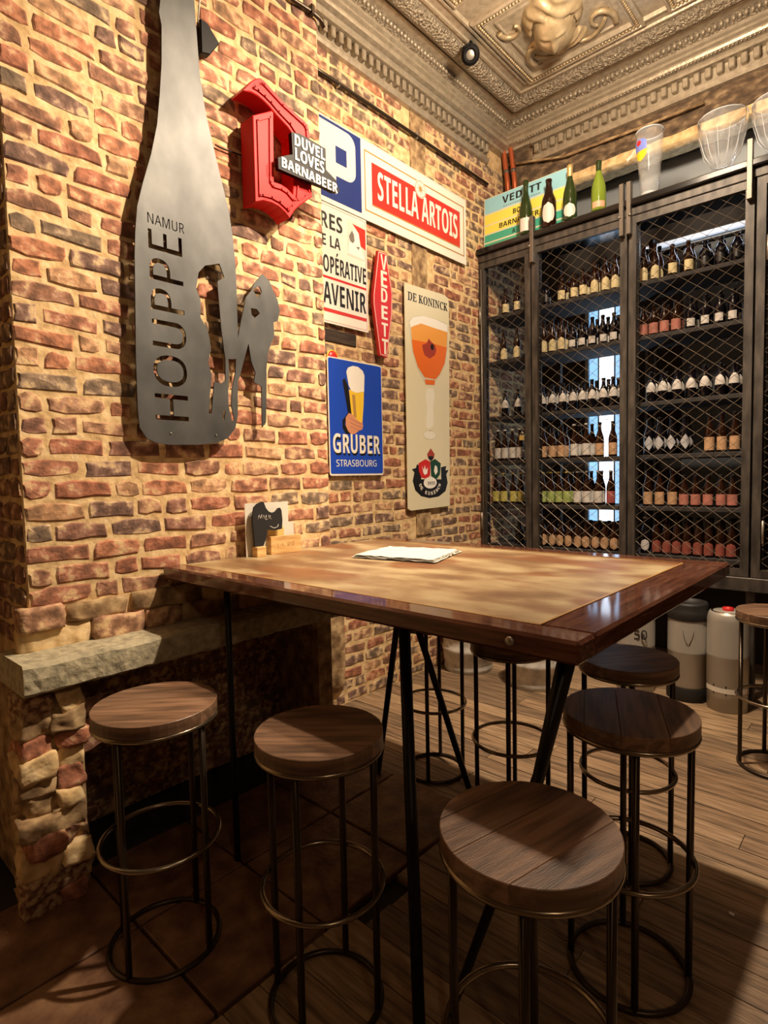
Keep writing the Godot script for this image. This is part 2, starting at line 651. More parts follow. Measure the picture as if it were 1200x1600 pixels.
# ------------------------------------------------------------------ lamps
func spot_head(label: String, at: Vector3, aim: Vector3, energy: float, angle: float, called: String = "track_spotlight") -> void:
	var t := thing(called, label, "spotlight", at)
	var dirn := (aim - at).normalized()
	var up := Vector3.UP if absf(dirn.y) < 0.98 else Vector3.RIGHT
	var bs := Basis.looking_at(dirn, up)
	part(t, "stem", tube([Vector3(0, CEIL - at.y, 0), Vector3(0, 0.02, 0)], 0.012, 8), M.plastic_black)
	var can := part(t, "can", lathe([Vector2(0.0, -0.09), Vector2(0.035, -0.09), Vector2(0.05, -0.06), Vector2(0.055, 0.06), Vector2(0.05, 0.06), Vector2(0.045, 0.02)], 20), M.plastic_black)
	can.basis = bs * Basis(Vector3.RIGHT, -PI / 2)
	var face := mat(rgb(255, 238, 205), 0.4)
	face.emission_enabled = true
	face.emission = rgb(255, 226, 190)
	face.emission_energy_multiplier = 4.0
	var lens := part(t, "lamp_lens", lathe([Vector2(0.0, 0.03), Vector2(0.044, 0.03), Vector2(0.044, 0.035), Vector2(0.0, 0.035)], 16), face)
	lens.basis = can.basis
	var l := SpotLight3D.new()
	l.name = "lamp_light"
	l.light_color = rgb(255, 230, 200)
	l.light_energy = energy
	l.spot_angle = angle
	l.spot_angle_attenuation = 0.9
	l.spot_range = 14.0
	l.spot_attenuation = 2.0
	l.light_size = 0.05
	l.shadow_enabled = true
	t.add_child(l)
	l.transform = Transform3D(bs, dirn * 0.07)

func pendant(label: String, at: Vector3, energy: float, col: Color) -> void:
	var t := thing("globe_pendant", label, "pendant lamp", at)
	part(t, "cord", tube([Vector3(0, CEIL - at.y, 0), Vector3(0, 0.12, 0)], 0.005, 6), M.plastic_black)
	part(t, "cap", lathe([Vector2(0.05, 0.09), Vector2(0.04, 0.12), Vector2(0.0, 0.125)], 16), M.chrome)
	var g := mat(Color.WHITE, 0.4)
	g.emission_enabled = true
	g.emission = col
	g.emission_energy_multiplier = 2.0
	var s := SphereMesh.new()
	s.radius = 0.1
	s.height = 0.2
	s.radial_segments = 24
	s.rings = 12
	part(t, "globe_bulb", s, g)
	var l := OmniLight3D.new()
	l.name = "lamp_light"
	l.light_color = col
	l.light_energy = energy
	l.omni_range = 14.0
	l.omni_attenuation = 2.0
	l.light_size = 0.1
	l.shadow_enabled = true
	t.add_child(l)

func build_lamps() -> void:
	pendant("round white globe lamp hanging close under the ceiling over the table", Vector3(-1.1, 3.75, -2.72), 4.4, rgb(255, 230, 200))
	spot_head("black track spotlight over the table, aimed at the brick chimney", Vector3(-0.3, 4.05, -2.4), Vector3(-2.2, 1.8, -1.08), 17.0, 33.0)
	spot_head("black track spotlight over the table, aimed at the enamel signs", Vector3(-1.1, 4.05, -2.85), Vector3(-2.6, 2.3, -3.2), 0.8, 50.0)
	spot_head("added black track spotlight over the table, aimed straight down", Vector3(-0.95, 4.05, -2.8), Vector3(-1.0, 0.0, -3.1), 12.0, 42.0)  # added out of view to brighten the back floor and the kegs
	pendant("unseen round white pendant lamp added over the room behind", Vector3(1.9, 3.1, 0.6), 0.8, rgb(255, 220, 180))  # added fill lamp, out of view behind the camera

# ------------------------------------------------------------------ floor
func build_floor() -> void:
	var fl := struct("floor", "worn brown wooden plank floor")
	part(fl, "subfloor", boxab(Vector3(-2.75, -0.12, -5.2), Vector3(3.3, -0.022, 3.2)), M.store)
	var r := RandomNumberGenerator.new()
	r.seed = 21
	var z := -4.9
	var w := 0.118
	while z < 0.6:
		var x := -2.6 - r.randf() * 0.8
		while x < 1.9:
			var ln := 0.9 + r.randf() * 1.0
			var x0 := maxf(x, -2.6)
			var x1 := minf(x + ln, 2.4)
			# the stone hearth takes the place of boards in front of the fire opening
			if z > -2.0 and z < -0.4 and x0 < -1.32:
				x0 = -1.32
			if x1 - x0 > 0.08:
				var o := part(fl, "plank", box(Vector3(1.0, 0.022, w - 0.004), 0.0), M.planks[r.randi() % 5], Vector3((x0 + x1) / 2, -0.022 + (r.randf() - 0.6) * 0.002, z + w / 2))
				o.scale.x = x1 - x0 - 0.003
			x += ln
		z += w
	part(fl, "floor_beyond", boxab(Vector3(-2.6, -0.022, z), Vector3(3.2, -0.002, 3.1)), M.planks[1])
	part(fl, "floor_beyond", boxab(Vector3(2.4, -0.022, -4.9), Vector3(3.2, -0.003, z - 0.01)), M.planks[1])
	# hearth: stone tiles with open joints
	var hs := [[-0.33, -0.755], [-0.765, -1.15], [-1.16, -1.58], [-1.59, -2.0]]
	for a: Array in hs:
		for b: Array in [[-2.2, -1.79], [-1.78, -1.33]]:
			part(fl, "hearth_tile", boxab(Vector3(b[0], -0.02, a[1]), Vector3(b[1], 0.004 + r.randf() * 0.003, a[0]), 0.004), M.hearth)

# ------------------------------------------------------------------ brickwork
func brick_mesh(ln: float, sd: int) -> ArrayMesh:
	var key := "brick%s_%d" % [ln, sd]
	if cache.has(key):
		return cache[key]
	var r := RandomNumberGenerator.new()
	r.seed = 500 + sd
	var h := 0.0585
	var st := SurfaceTool.new()
	st.begin(Mesh.PRIMITIVE_TRIANGLES)
	st.set_smooth_group(-1)
	var base := [Vector2(-0.5, -0.5), Vector2(-0.18, -0.5), Vector2(0.2, -0.5), Vector2(0.5, -0.5), Vector2(0.5, 0.02), Vector2(0.5, 0.5), Vector2(0.17, 0.5), Vector2(-0.2, 0.5), Vector2(-0.5, 0.5), Vector2(-0.5, -0.03)]
	var o := []
	var f := []
	for i in base.size():
		var b: Vector2 = base[i]
		var corner := absf(b.x) > 0.4 and absf(b.y) > 0.4
		var cut := r.randf() * 0.007 if corner else 0.0
		var p := Vector2(b.x * ln, b.y * h)
		p -= Vector2(signf(b.x), signf(b.y)) * cut
		p += Vector2(r.randf_range(-0.006, 0.006), r.randf_range(-0.0055, 0.0055))
		o.append(p)
		f.append(p - Vector2(signf(b.x) * 0.006 if absf(b.x) > 0.4 else 0.0, signf(b.y) * 0.005 if absf(b.y) > 0.4 else 0.0))
	var zs := []
	for i in base.size():
		zs.append(0.003 + r.randf_range(-0.0015, 0.0015))
	var c := Vector3(r.randf_range(-0.02, 0.02), 0, 0.0045)
	for i in base.size():
		var j := (i + 1) % base.size()
		var fi := Vector3(f[i].x, f[i].y, zs[i])
		var fj := Vector3(f[j].x, f[j].y, zs[j])
		var oi := Vector3(o[i].x, o[i].y, zs[i] - 0.004)
		var oj := Vector3(o[j].x, o[j].y, zs[j] - 0.004)
		tri(st, c, fi, fj)
		quad(st, oi, oj, fj, fi)
		quad(st, Vector3(oi.x, oi.y, -0.02), Vector3(oj.x, oj.y, -0.02), oj, oi)
	cache[key] = done(st)
	return cache[key]

# rows of bricks on a face: org at its lower start, along = direction of the courses, out = its normal
func brickwork(parent: Node3D, org: Vector3, along: Vector3, out: Vector3, width: float, y0: float, y1: float, sd: int, most: int, skip: Callable, picks: Array, header_every: int = 0) -> void:
	var r := RandomNumberGenerator.new()
	r.seed = sd
	var bs := Basis(along, Vector3.UP, out)
	var list := []
	var pitch := 0.0745
	var row := 0
	var y := y0 + pitch * 0.5
	while y < y1 - 0.02:
		var u := 0.0
		var first := true
		while u < width - 0.03:
			var ln := 0.2 + r.randf_range(-0.02, 0.022)
			var head := r.randf() < 0.24
			if header_every > 0 and row % header_every == 0:
				head = r.randf() < 0.85
			if first and row % 2 == 1:
				head = true
			first = false
			if head:
				ln = 0.098 + r.randf_range(-0.012, 0.012)
			if u + ln > width - 0.05:
				ln = width - u
			var gap := 0.015 + r.randf() * 0.006
			var c := org + along * (u + ln * 0.5)
			c.y = y + r.randf_range(-0.004, 0.004)
			u += ln
			if ln - gap < 0.025 or skip.call(c):
				continue
			var base_ln := 0.19 if ln > 0.15 else 0.09
			var xf := Transform3D(bs * Basis(Vector3.BACK, r.randf_range(-0.012, 0.012)) * Basis.from_scale(Vector3((ln - gap) / base_ln, r.randf_range(0.93, 1.06), 1.0)), c + out * r.randf_range(-0.002, 0.003))
			var s := seen_at(c)
			var size := 0.0
			if s.z > 0 and s.x > -40 and s.x < 1240 and s.y > -40 and s.y < 1640:
				size = ln / s.z
			list.append([size, xf, brick_mesh(base_ln, r.randi() % 9), picks[r.randi() % picks.size()]])
		row += 1
		y += pitch
	list.sort_custom(func(a: Array, b: Array) -> bool: return a[0] > b[0])
	var rest := {}
	for i in list.size():
		var e: Array = list[i]
		if i < most:
			var o := part(parent, "brick", e[2], M.bricks[e[3]])
			o.transform = e[1]
		else:
			if not rest.has(e[3]):
				rest[e[3]] = SurfaceTool.new()
			rest[e[3]].append_from(e[2], 0, e[1])
	if rest.size() > 0:
		var am := ArrayMesh.new()
		for k: int in rest:
			rest[k].commit(am)
			am.surface_set_material(am.get_surface_count() - 1, M.bricks[k])
		var o := part(parent, "brickwork", am, null)
		o.set_meta("kind", "stuff")

func never(_c: Vector3) -> bool:
	return false

func build_walls() -> void:
	# recessed wall beside the chimney
	var wl := struct("wall_left", "old brick wall with sandy mortar, hung with enamel signs")
	part(wl, "mortar_bed", boxab(Vector3(-2.8, -0.02, -5.1), Vector3(XA, CEIL + 0.1, 3.1)), M.mortar)
	var p0 := onx(641, 300, XA).z
	var p1 := onx(664, 300, XA).z
	part(wl, "timber_strip", boxab(Vector3(XA - 0.01, 1.0, p1), Vector3(XA + 0.012, 3.93, p0), 0.004), M.plaster)
	var tu := onx(505, 512, XA)
	var td := onx(556, 543, XA)
	brickwork(wl, Vector3(XA, 0, -2.05), Vector3.FORWARD, Vector3.RIGHT, 2.85, 0.0, 3.95, 41, 300, func(c: Vector3) -> bool: return (c.z > p1 - 0.05 and c.z < p0 + 0.05 and c.y > 1.0) or (c.z > td.z - 0.06 and c.y > td.y - 0.02 and c.y < tu.y + 0.02), [0, 1, 2, 3, 4, 5, 6, 7, 8, 9, 2, 6, 4])
	var d0 := onx(505, 512, XA)
	var d1 := onx(556, 543, XA)
	part(wl, "dark_block", boxab(Vector3(XA - 0.01, d1.y, d1.z), Vector3(XA + 0.009, d0.y, d0.z), 0.004), M.dark_block)  # flush dark brown block for a dark patch among the bricks
	# the walls of the rest of the room, outside the picture
	var wr := struct("wall_right")
	part(wr, "plaster", boxab(Vector3(3.1, -0.02, -5.1), Vector3(3.3, CEIL + 0.1, 3.3)), M.room)
	var wf := struct("wall_front")
	part(wf, "plaster", boxab(Vector3(-2.8, -0.02, 3.1), Vector3(3.3, CEIL + 0.1, 3.3)), M.room)

func rock(size: Vector3, sd: int, amp: float, n: int = 7) -> ArrayMesh:
	# a rough block, its centre at the origin
	var nz := FastNoiseLite.new()
	nz.seed = sd
	nz.frequency = 7.0
	nz.fractal_octaves = 3
	var st := SurfaceTool.new()
	st.begin(Mesh.PRIMITIVE_TRIANGLES)
	st.set_smooth_group(0)
	var warp := func(p: Vector3) -> Vector3:
		var q := p * 2.0
		var rr := 1.0 - 0.025 * (q.x * q.x * q.y * q.y + q.y * q.y * q.z * q.z + q.x * q.x * q.z * q.z)
		var w := p * size * rr
		var k := w + Vector3(sd, 0, 0)
		return w + Vector3(nz.get_noise_3d(k.x, k.y, k.z), nz.get_noise_3d(k.x + 9, k.y, k.z), nz.get_noise_3d(k.x, k.y + 9, k.z)) * amp
	for ax in 3:
		for sg: float in [-1.0, 1.0]:
			for i in n:
				for j in n:
					var cs := []
					for k: Array in [[0, 0], [1, 0], [1, 1], [0, 1]]:
						var p := Vector3.ZERO
						p[ax] = 0.5 * sg
						p[(ax + 1) % 3] = float(i + k[0]) / n - 0.5
						p[(ax + 2) % 3] = float(j + k[1]) / n - 0.5
						cs.append(warp.call(p))
					if sg > 0:
						quad(st, cs[0], cs[1], cs[2], cs[3])
					else:
						quad(st, cs[3], cs[2], cs[1], cs[0])
	return done(st)

# ------------------------------------------------------------------ chimney breast
func build_chimney() -> void:
	var zl := -0.61
	var zr := -2.01
	var w := struct("wall_chimney", "bare brick chimney breast over an old fire opening")
	part(w, "mortar_bed", boxab(Vector3(XA - 0.05, 0.74, zr + 0.006), Vector3(XC - 0.001, CEIL + 0.05, zl - 0.006), 0.004), M.mortar)
	# the front face: its lowest courses are worn down to rubble and plaster
	brickwork(w, Vector3(XC, 0, zl), Vector3.FORWARD, Vector3.RIGHT, zl - zr, 0.99, CEIL, 43, 300, never, [0, 1, 1, 2, 3, 4, 5, 7, 7, 8, 0, 2, 9])
	var r := RandomNumberGenerator.new()
	r.seed = 5
	# rough stones in the two lowest courses
	for row in 2:
		var z := zl + 0.03
		while z > zr + 0.06:
			var ln := 0.14 + r.randf() * 0.16
			var hh := 0.072 + r.randf() * 0.02
			var o := part(w, "stone", rock(Vector3(0.09, hh, ln), 60 + row * 20 + int(-z * 10), 0.012, 5), [M.mortar, M.mortar, M.plaster, M.bricks[9]][r.randi() % 4])
			o.position = Vector3(XC - 0.03 + r.randf() * 0.016, 0.885 + row * 0.078, z - ln / 2)
			z -= ln + 0.004
	# left flank, facing the room
	brickwork(w, Vector3(XA, 0, zl), Vector3.RIGHT, Vector3.BACK, XC - XA, 0.85, 3.4, 44, 40, never, [2, 3, 6, 8])
	# jambs of the fire opening
	part(w, "jamb_core", boxab(Vector3(XA - 0.05, 0, zr), Vector3(XC, 0.75, zr + 0.13), 0.02), M.plaster)
	var lower := w
	w = struct("wall_jamb", "rough rubble jamb carrying the end of the stone slab")
	part(w, "jamb_core", boxab(Vector3(XA - 0.05, 0, -0.74), Vector3(XC + 0.1, 0.75, -0.56), 0.02), M.plaster)
	for k in 22:
		var y := 0.035 + (k / 2) * 0.066
		var left := k % 2 == 0
		var sz := Vector3(0.11, 0.062 + r.randf() * 0.03, 0.075 + r.randf() * 0.06)
		var o := part(w, "stone", rock(sz, 90 + k, 0.022, 6), [M.bricks[8], M.plaster, M.mortar, M.rubble, M.plaster, M.bricks[1]][r.randi() % 6])
		o.position = Vector3(XC + 0.06 + r.randf() * 0.025, y, (-0.585 if left else -0.685) + r.randf_range(-0.015, 0.015))
	# broken brick ends sticking into the opening
	for k in 3:
		var o := part(w, "brick", brick_mesh(0.09, k), M.bricks[[8, 2, 8][k]])
		o.transform = Transform3D(Basis(Vector3(0, 0.16, -1).normalized(), Vector3(0, 1, 0.16).normalized(), Vector3.RIGHT), Vector3(XC + 0.07, 0.63 - k * 0.062, -0.775))
	w = lower
	# brick back and sides of the opening
	part(w, "fire_back", boxab(Vector3(XA - 0.05, 0, zr), Vector3(XA + 0.09, 0.75, zl)), M.rubble)
	brickwork(w, Vector3(XA + 0.09, 0, -0.74), Vector3.FORWARD, Vector3.RIGHT, 1.15, 0.0, 0.75, 45, 0, never, [3, 6, 8, 2])
	# plaster over the right hand side of the opening, beside it
	part(w, "plaster_patch", rock(Vector3(0.05, 0.9, 0.3), 77, 0.012, 9), M.plaster, Vector3(XA + 0.0, 0.55, -2.3))
	# stone slab over the opening
	var t := thing("stone_slab", "thick rough grey stone slab over the dark fire opening", "stone slab", Vector3(-2.15, 0.755, -1.27))
	part(t, "slab", rough_slab(Vector3(0.27, 0.098, 1.46), 8), M.stone)

func rough_slab(size: Vector3, sd: int) -> ArrayMesh:
	# a long stone, chipped along its edges; stands on y = 0
	var nz := FastNoiseLite.new()
	nz.seed = sd
	nz.frequency = 9.0
	var n := 60
	var st := SurfaceTool.new()
	st.begin(Mesh.PRIMITIVE_TRIANGLES)
	st.set_smooth_group(-1)
	var prof := [Vector2(-0.5, 0.0), Vector2(-0.5, 1.0), Vector2(0.44, 1.0), Vector2(0.49, 0.9), Vector2(0.5, 0.5), Vector2(0.49, 0.08), Vector2(0.46, 0.0)]
	var at := func(i: int, k: int) -> Vector3:
		var p: Vector2 = prof[k]
		var z := (float(i) / n - 0.5) * size.z
		var x := p.x * size.x
		var y := p.y * size.y
		if k >= 2:
			x += nz.get_noise_2d(z, k * 3.0) * 0.008
			y += nz.get_noise_2d(z + 40, k * 3.0) * 0.007
		return Vector3(x, y, z)
	for i in n:
		for k in prof.size():
			var k2 := (k + 1) % prof.size()
			quad(st, at.call(i, k2), at.call(i, k), at.call(i + 1, k), at.call(i + 1, k2))
	for e: int in [0, n]:
		for k in range(1, prof.size() - 1):
			if e == n:
				tri(st, at.call(e, 0), at.call(e, k + 1), at.call(e, k))
			else:
				tri(st, at.call(e, 0), at.call(e, k), at.call(e, k + 1))
	return done(st)

# ------------------------------------------------------------------ ceiling and cornice
func crown_left(prof: Array, z_near: float, z_far_add: float) -> ArrayMesh:
	# prof: Vector2(projection, height); ends in a mitre when z_far_add < -90
	var st := begin()
	for i in prof.size() - 1:
		var a: Vector2 = prof[i]
		var b: Vector2 = prof[i + 1]
		var za := ZB + a.x if z_far_add < -90 else z_far_add
		var zb := ZB + b.x if z_far_add < -90 else z_far_add
		quad(st, Vector3(XA + a.x, a.y, z_near), Vector3(XA + a.x, a.y, za), Vector3(XA + b.x, b.y, zb), Vector3(XA + b.x, b.y, z_near))
	return done(st)

func crown_back(prof: Array, x_far: float, x_start: float) -> ArrayMesh:
	var st := begin()
	for i in prof.size() - 1:
		var a: Vector2 = prof[i]
		var b: Vector2 = prof[i + 1]
		var xa := XA + a.x if x_start < -90 else x_start
		var xb := XA + b.x if x_start < -90 else x_start
		quad(st, Vector3(xa, a.y, ZB + a.x), Vector3(x_far, a.y, ZB + a.x), Vector3(x_far, b.y, ZB + b.x), Vector3(xb, b.y, ZB + b.x))
	return done(st)

func ball(r: Vector3, seg: int = 8) -> ArrayMesh:
	var key := "ball%s%d" % [r, seg]
	if not cache.has(key):
		var s := SphereMesh.new()
		s.radius = 1.0
		s.height = 2.0
		s.radial_segments = seg
		s.rings = seg / 2
		var st := SurfaceTool.new()
		st.append_from(s, 0, Transform3D(Basis.from_scale(r), Vector3.ZERO))
		cache[key] = st.commit()
	return cache[key]

func many(parent: Node, called: String, mesh: Mesh, mt: Material, spots: Array) -> void:
	var mm := MultiMesh.new()
	mm.transform_format = MultiMesh.TRANSFORM_3D
	mm.mesh = mesh
	mm.instance_count = spots.size()
	for i in spots.size():
		mm.set_instance_transform(i, spots[i] if spots[i] is Transform3D else Transform3D(Basis.IDENTITY, spots[i]))
	var o := MultiMeshInstance3D.new()
	o.name = called
	o.multimesh = mm
	o.material_override = mt
	o.set_meta("kind", "stuff")
	parent.add_child(o, true)

func build_ceiling() -> void:
	var c := struct("ceiling", "embossed bronze painted ceiling with coffers")
	part(c, "field", boxab(Vector3(-2.8, CEIL, -5.1), Vector3(3.3, CEIL + 0.12, 3.3)), M.bronze)
	var low := [Vector2(0.0, 3.93), Vector2(0.03, 3.935), Vector2(0.04, 3.95), Vector2(0.04, 3.97), Vector2(0.02, 3.975), Vector2(0.02, 4.055), Vector2(0.07, 4.06), Vector2(0.07, 4.08), Vector2(0.08, 4.09), Vector2(0.0, 4.095)]
	var high := [Vector2(0.0, 4.075), Vector2(0.05, 4.08), Vector2(0.055, 4.1), Vector2(0.095, 4.115), Vector2(0.1, 4.13), Vector2(0.1, 4.14), Vector2(0.118, 4.15), Vector2(0.118, 4.165), Vector2(0.135, 4.175), Vector2(0.135, 4.195)]
	var band := [Vector2(0.135, 4.195), Vector2(0.15, 4.2), Vector2(0.165, 4.235), Vector2(0.165, 4.245)]
	var soffit := [Vector2(0.165, 4.245), Vector2(0.225, 4.25), Vector2(0.225, 4.262), Vector2(0.24, 4.264)]
	var roll := []
	for k in 11:
		var an := PI * k / 10.0
		roll.append(Vector2(0.3 - cos(an) * 0.06, 4.262 - sin(an) * 0.045))
	var lip := [Vector2(0.36, 4.262), Vector2(0.375, 4.262), Vector2(0.38, 4.255), Vector2(0.395, 4.255), Vector2(0.4, 4.268), Vector2(0.45, 4.268), Vector2(0.455, 4.258), Vector2(0.468, 4.258), Vector2(0.475, CEIL)]
	# along the left wall
	var a := struct("trim_1", "bronze plaster cornice with dentils above the enamel signs")
	part(a, "lower_moulding", crown_left(low, -2.01, -4.16), M.bronze)
	part(a, "stepped_moulding", crown_left(high, -2.01, -99), M.bronze)
	part(a, "leaf_band", crown_left(band, -2.01, -99), M.leafy)
	part(a, "soffit", crown_left(soffit, -2.01, -99), M.bronze)
	part(a, "leaf_roll", crown_left(roll, -2.01, -99), M.leafy)
	part(a, "lip", crown_left(lip, -2.01, -99), M.bronze)
	var z := -2.06
	while z > -4.13:
		part(a, "dentil", box(Vector3(0.045, 0.062, 0.036), 0.006), M.bronze, Vector3(XA + 0.04, 3.99, z))
		z -= 0.064
	var spots := []
	z = -2.05
	while z > -4.2:
		spots.append(Transform3D(Basis(Vector3.BACK, 0.6), Vector3(XA + 0.16, 4.22, z)))
		z -= 0.034
	many(a, "egg_row", ball(Vector3(0.012, 0.022, 0.013), 8), M.bronze, spots)
	# along the back wall
	var b := struct("trim_2", "bronze plaster cornice with dentils above the bottle cage")
	part(b, "lower_moulding", crown_back(low, 3.1, -2.3), M.bronze)
	part(b, "stepped_moulding", crown_back(high, 3.1, -99), M.bronze)
	part(b, "leaf_band", crown_back(band, 3.1, -99), M.leafy)
	part(b, "soffit", crown_back(soffit, 3.1, -99), M.bronze)
	part(b, "leaf_roll", crown_back(roll, 3.1, -99), M.leafy)
	part(b, "lip", crown_back(lip, 3.1, -99), M.bronze)
	var x := -2.26
	while x < 0.5:
		part(b, "dentil", box(Vector3(0.038, 0.062, 0.045), 0.006), M.bronze, Vector3(x, 3.99, ZB + 0.04))
		x += 0.068
	spots = []
	x = -2.4
	while x < 0.6:
		spots.append(Transform3D(Basis(Vector3.RIGHT, 0.6), Vector3(x, 4.22, ZB + 0.16)))
		x += 0.034
	many(b, "egg_row", ball(Vector3(0.013, 0.022, 0.012), 8), M.bronze, spots)
	spots = []
	x = -2.4
	while x < 0.6:
		spots.append(Vector3(x, 4.11, ZB + 0.085))
		x += 0.024
	many(b, "bead_row", ball(Vector3(0.008, 0.008, 0.008), 6), M.bronze, spots)
	# coffers
	for i in 3:
		for j in 3:
			coffer(c, Vector3(-2.12 + i * 0.95, CEIL, -4.005 + j * 0.94), i + j * 3)

func square_ring(c: Vector3, half: Vector2, prof: Array) -> ArrayMesh:
	# prof: Vector2(inset from the outer square, drop below the ceiling)
	var st := begin()
	for k in prof.size() - 1:
		var a: Vector2 = prof[k]
		var b: Vector2 = prof[k + 1]
		var s := [Vector2(-1, -1), Vector2(1, -1), Vector2(1, 1), Vector2(-1, 1)]
		for q in 4:
			var m: Vector2 = s[q]
			var n: Vector2 = s[(q + 1) % 4]
			var p := func(g: Vector2, e: Vector2) -> Vector3: return c + Vector3(g.x * (half.x - e.x), -e.y, g.y * (half.y - e.x))
			quad(st, p.call(m, a), p.call(n, a), p.call(n, b), p.call(m, b))
	return done(st)

func coffer(c: Node3D, corner: Vector3, idx: int) -> void:
	var w := 0.815
	var d := 0.775
	var ce := corner + Vector3(w / 2, 0, d / 2)
	part(c, "coffer_frame", square_ring(ce, Vector2(w / 2, d / 2), [Vector2(0, 0), Vector2(0.0, 0.022), Vector2(0.012, 0.03), Vector2(0.02, 0.03), Vector2(0.024, 0.02), Vector2(0.05, 0.018), Vector2(0.054, 0.028), Vector2(0.064, 0.028), Vector2(0.07, 0.0)]), M.bronze)
	part(c, "coffer_frame", square_ring(ce, Vector2(w / 2 - 0.11, d / 2 - 0.11), [Vector2(0, 0), Vector2(0.003, 0.012), Vector2(0.012, 0.012), Vector2(0.016, 0.0)]), M.bronze)
	var spots := []
	var n := 34
	for k in n:
		var t := (k + 0.5) / n - 0.5
		for s: float in [-1.0, 1.0]:
			spots.append(ce + Vector3(t * (w - 0.06), -0.024, s * (d / 2 - 0.037)))
			spots.append(ce + Vector3(s * (w / 2 - 0.037), -0.024, t * (d - 0.06)))
	many(c, "bead_row", ball(Vector3(0.01, 0.01, 0.01), 8), M.gilt, spots)
	if idx > 3 or idx == 2:
		return
	var h := part(c, "head_medallion", head_mesh(), M.gilt, ce + Vector3(-0.02, 0.002, 0.02), "gilt relief of a head in a turban")
	h.basis = Basis(Vector3.UP, 0.3) * Basis.from_scale(Vector3(1.3, 1.15, 1.3))
	# scrolls round the head
	for s: float in [-1.0, 1.0]:
		var pts := []
		var rr := []
		for k in 26:
			var t := k / 25.0
			var an := -0.7 + t * 4.6
			var rad := 0.12 * (1.0 - 0.72 * t)
			pts.append(Vector3(s * (0.2 + cos(an) * rad * 0.8), -0.014, -0.14 + sin(an) * rad))
			rr.append(0.02 * (1.0 - 0.5 * t))
		var o := part(c, "scroll", tube(pts, rr, 8), M.gilt, ce + Vector3(0, 0, -0.02))
		o.rotation.y = 0.0
		var p2 := []
		var r2 := []
		for k in 22:
			var t := k / 21.0
			var an := 0.4 - t * 4.2
			var rad := 0.085 * (1.0 - 0.7 * t)
			p2.append(Vector3(s * (0.235 + cos(an) * rad), -0.012, 0.16 + sin(an) * rad))
			r2.append(0.018 * (1.0 - 0.45 * t))
		part(c, "scroll", tube(p2, r2, 8), M.gilt, ce)
		var p3 := []
		for k in 14:
			var t := k / 13.0
			p3.append(Vector3(s * (0.04 + 0.2 * t), -0.012, -0.235 - sin(t * PI) * 0.03 + 0.08 * t * t))
		part(c, "scroll", tube(p3, 0.013, 8), M.gilt, ce)

func head_mesh() -> ArrayMesh:
	if cache.has("head"):
		return cache["head"]
	var st := SurfaceTool.new()
	st.begin(Mesh.PRIMITIVE_TRIANGLES)
	st.set_smooth_group(0)
	var g := func(u: float, v: float, cu: float, cv: float, su: float, sv: float) -> float:
		return exp(-pow((u - cu) / su, 2.0) - pow((v - cv) / sv, 2.0))
	var hgt := func(u: float, v: float) -> float:
		var e := pow(u / 0.098, 2.0) + pow(v / 0.132, 2.0)
		var face := 0.0
		if e < 1.0:
			face = 0.03 + 0.1 * sqrt(1.0 - e)
			face += 0.026 * g.call(u, v, 0.0, -0.004, 0.012, 0.03)
			face += 0.012 * g.call(u, v, 0.0, -0.022, 0.018, 0.012)
			face -= 0.018 * (g.call(u, v, 0.034, 0.022, 0.018, 0.012) + g.call(u, v, -0.034, 0.022, 0.018, 0.012))
			face += 0.008 * (g.call(u, v, 0.034, 0.02, 0.01, 0.006) + g.call(u, v, -0.034, 0.02, 0.01, 0.006))
			face += 0.008 * (g.call(u, v, 0.034, 0.043, 0.024, 0.007) + g.call(u, v, -0.034, 0.043, 0.024, 0.007))
			face += 0.01 * g.call(u, v, 0.0, -0.052, 0.022, 0.006) + 0.01 * g.call(u, v, 0.0, -0.066, 0.018, 0.007)
			face -= 0.008 * g.call(u, v, 0.0, -0.059, 0.024, 0.004)
			face += 0.01 * g.call(u, v, 0.0, -0.09, 0.02, 0.014)
		var hh := 0.0
		var e2 := pow(u / 0.138, 2.0) + pow((v - 0.05) / 0.165, 2.0)
		if e2 < 1.0:
			hh = 0.1 * sqrt(1.0 - e2) * (0.82 + 0.12 * sin(v * 95.0 + u * 60.0 + sin(u * 40.0)))
			if e < 1.25 and v < 0.09:
				hh *= clampf((e - 0.85) / 0.4, 0.0, 1.0)
		var e3 := pow(u / 0.15, 2.0) + pow((v + 0.13) / 0.07, 2.0)
		if e3 < 1.0:
			hh = maxf(hh, 0.05 * sqrt(1.0 - e3) * (0.75 + 0.25 * cos(sqrt(u * u + pow(v + 0.02, 2.0)) * 190.0)))
		return maxf(face, hh)
	var nu := 56
	var nv := 72
	var at := func(i: int, j: int) -> Vector3:
		var u := (float(i) / nu - 0.5) * 0.34
		var v := (float(j) / nv - 0.5) * 0.46
		return Vector3(u, -hgt.call(u, v) + 0.001, v)
	for i in nu:
		for j in nv:
			var p0: Vector3 = at.call(i, j)
			var p1: Vector3 = at.call(i + 1, j)
			var p2: Vector3 = at.call(i + 1, j + 1)
			var p3: Vector3 = at.call(i, j + 1)
			if minf(minf(p0.y, p1.y), minf(p2.y, p3.y)) < -0.001:
				quad(st, p0, p1, p2, p3)
	cache["head"] = done(st)
	return cache["head"]

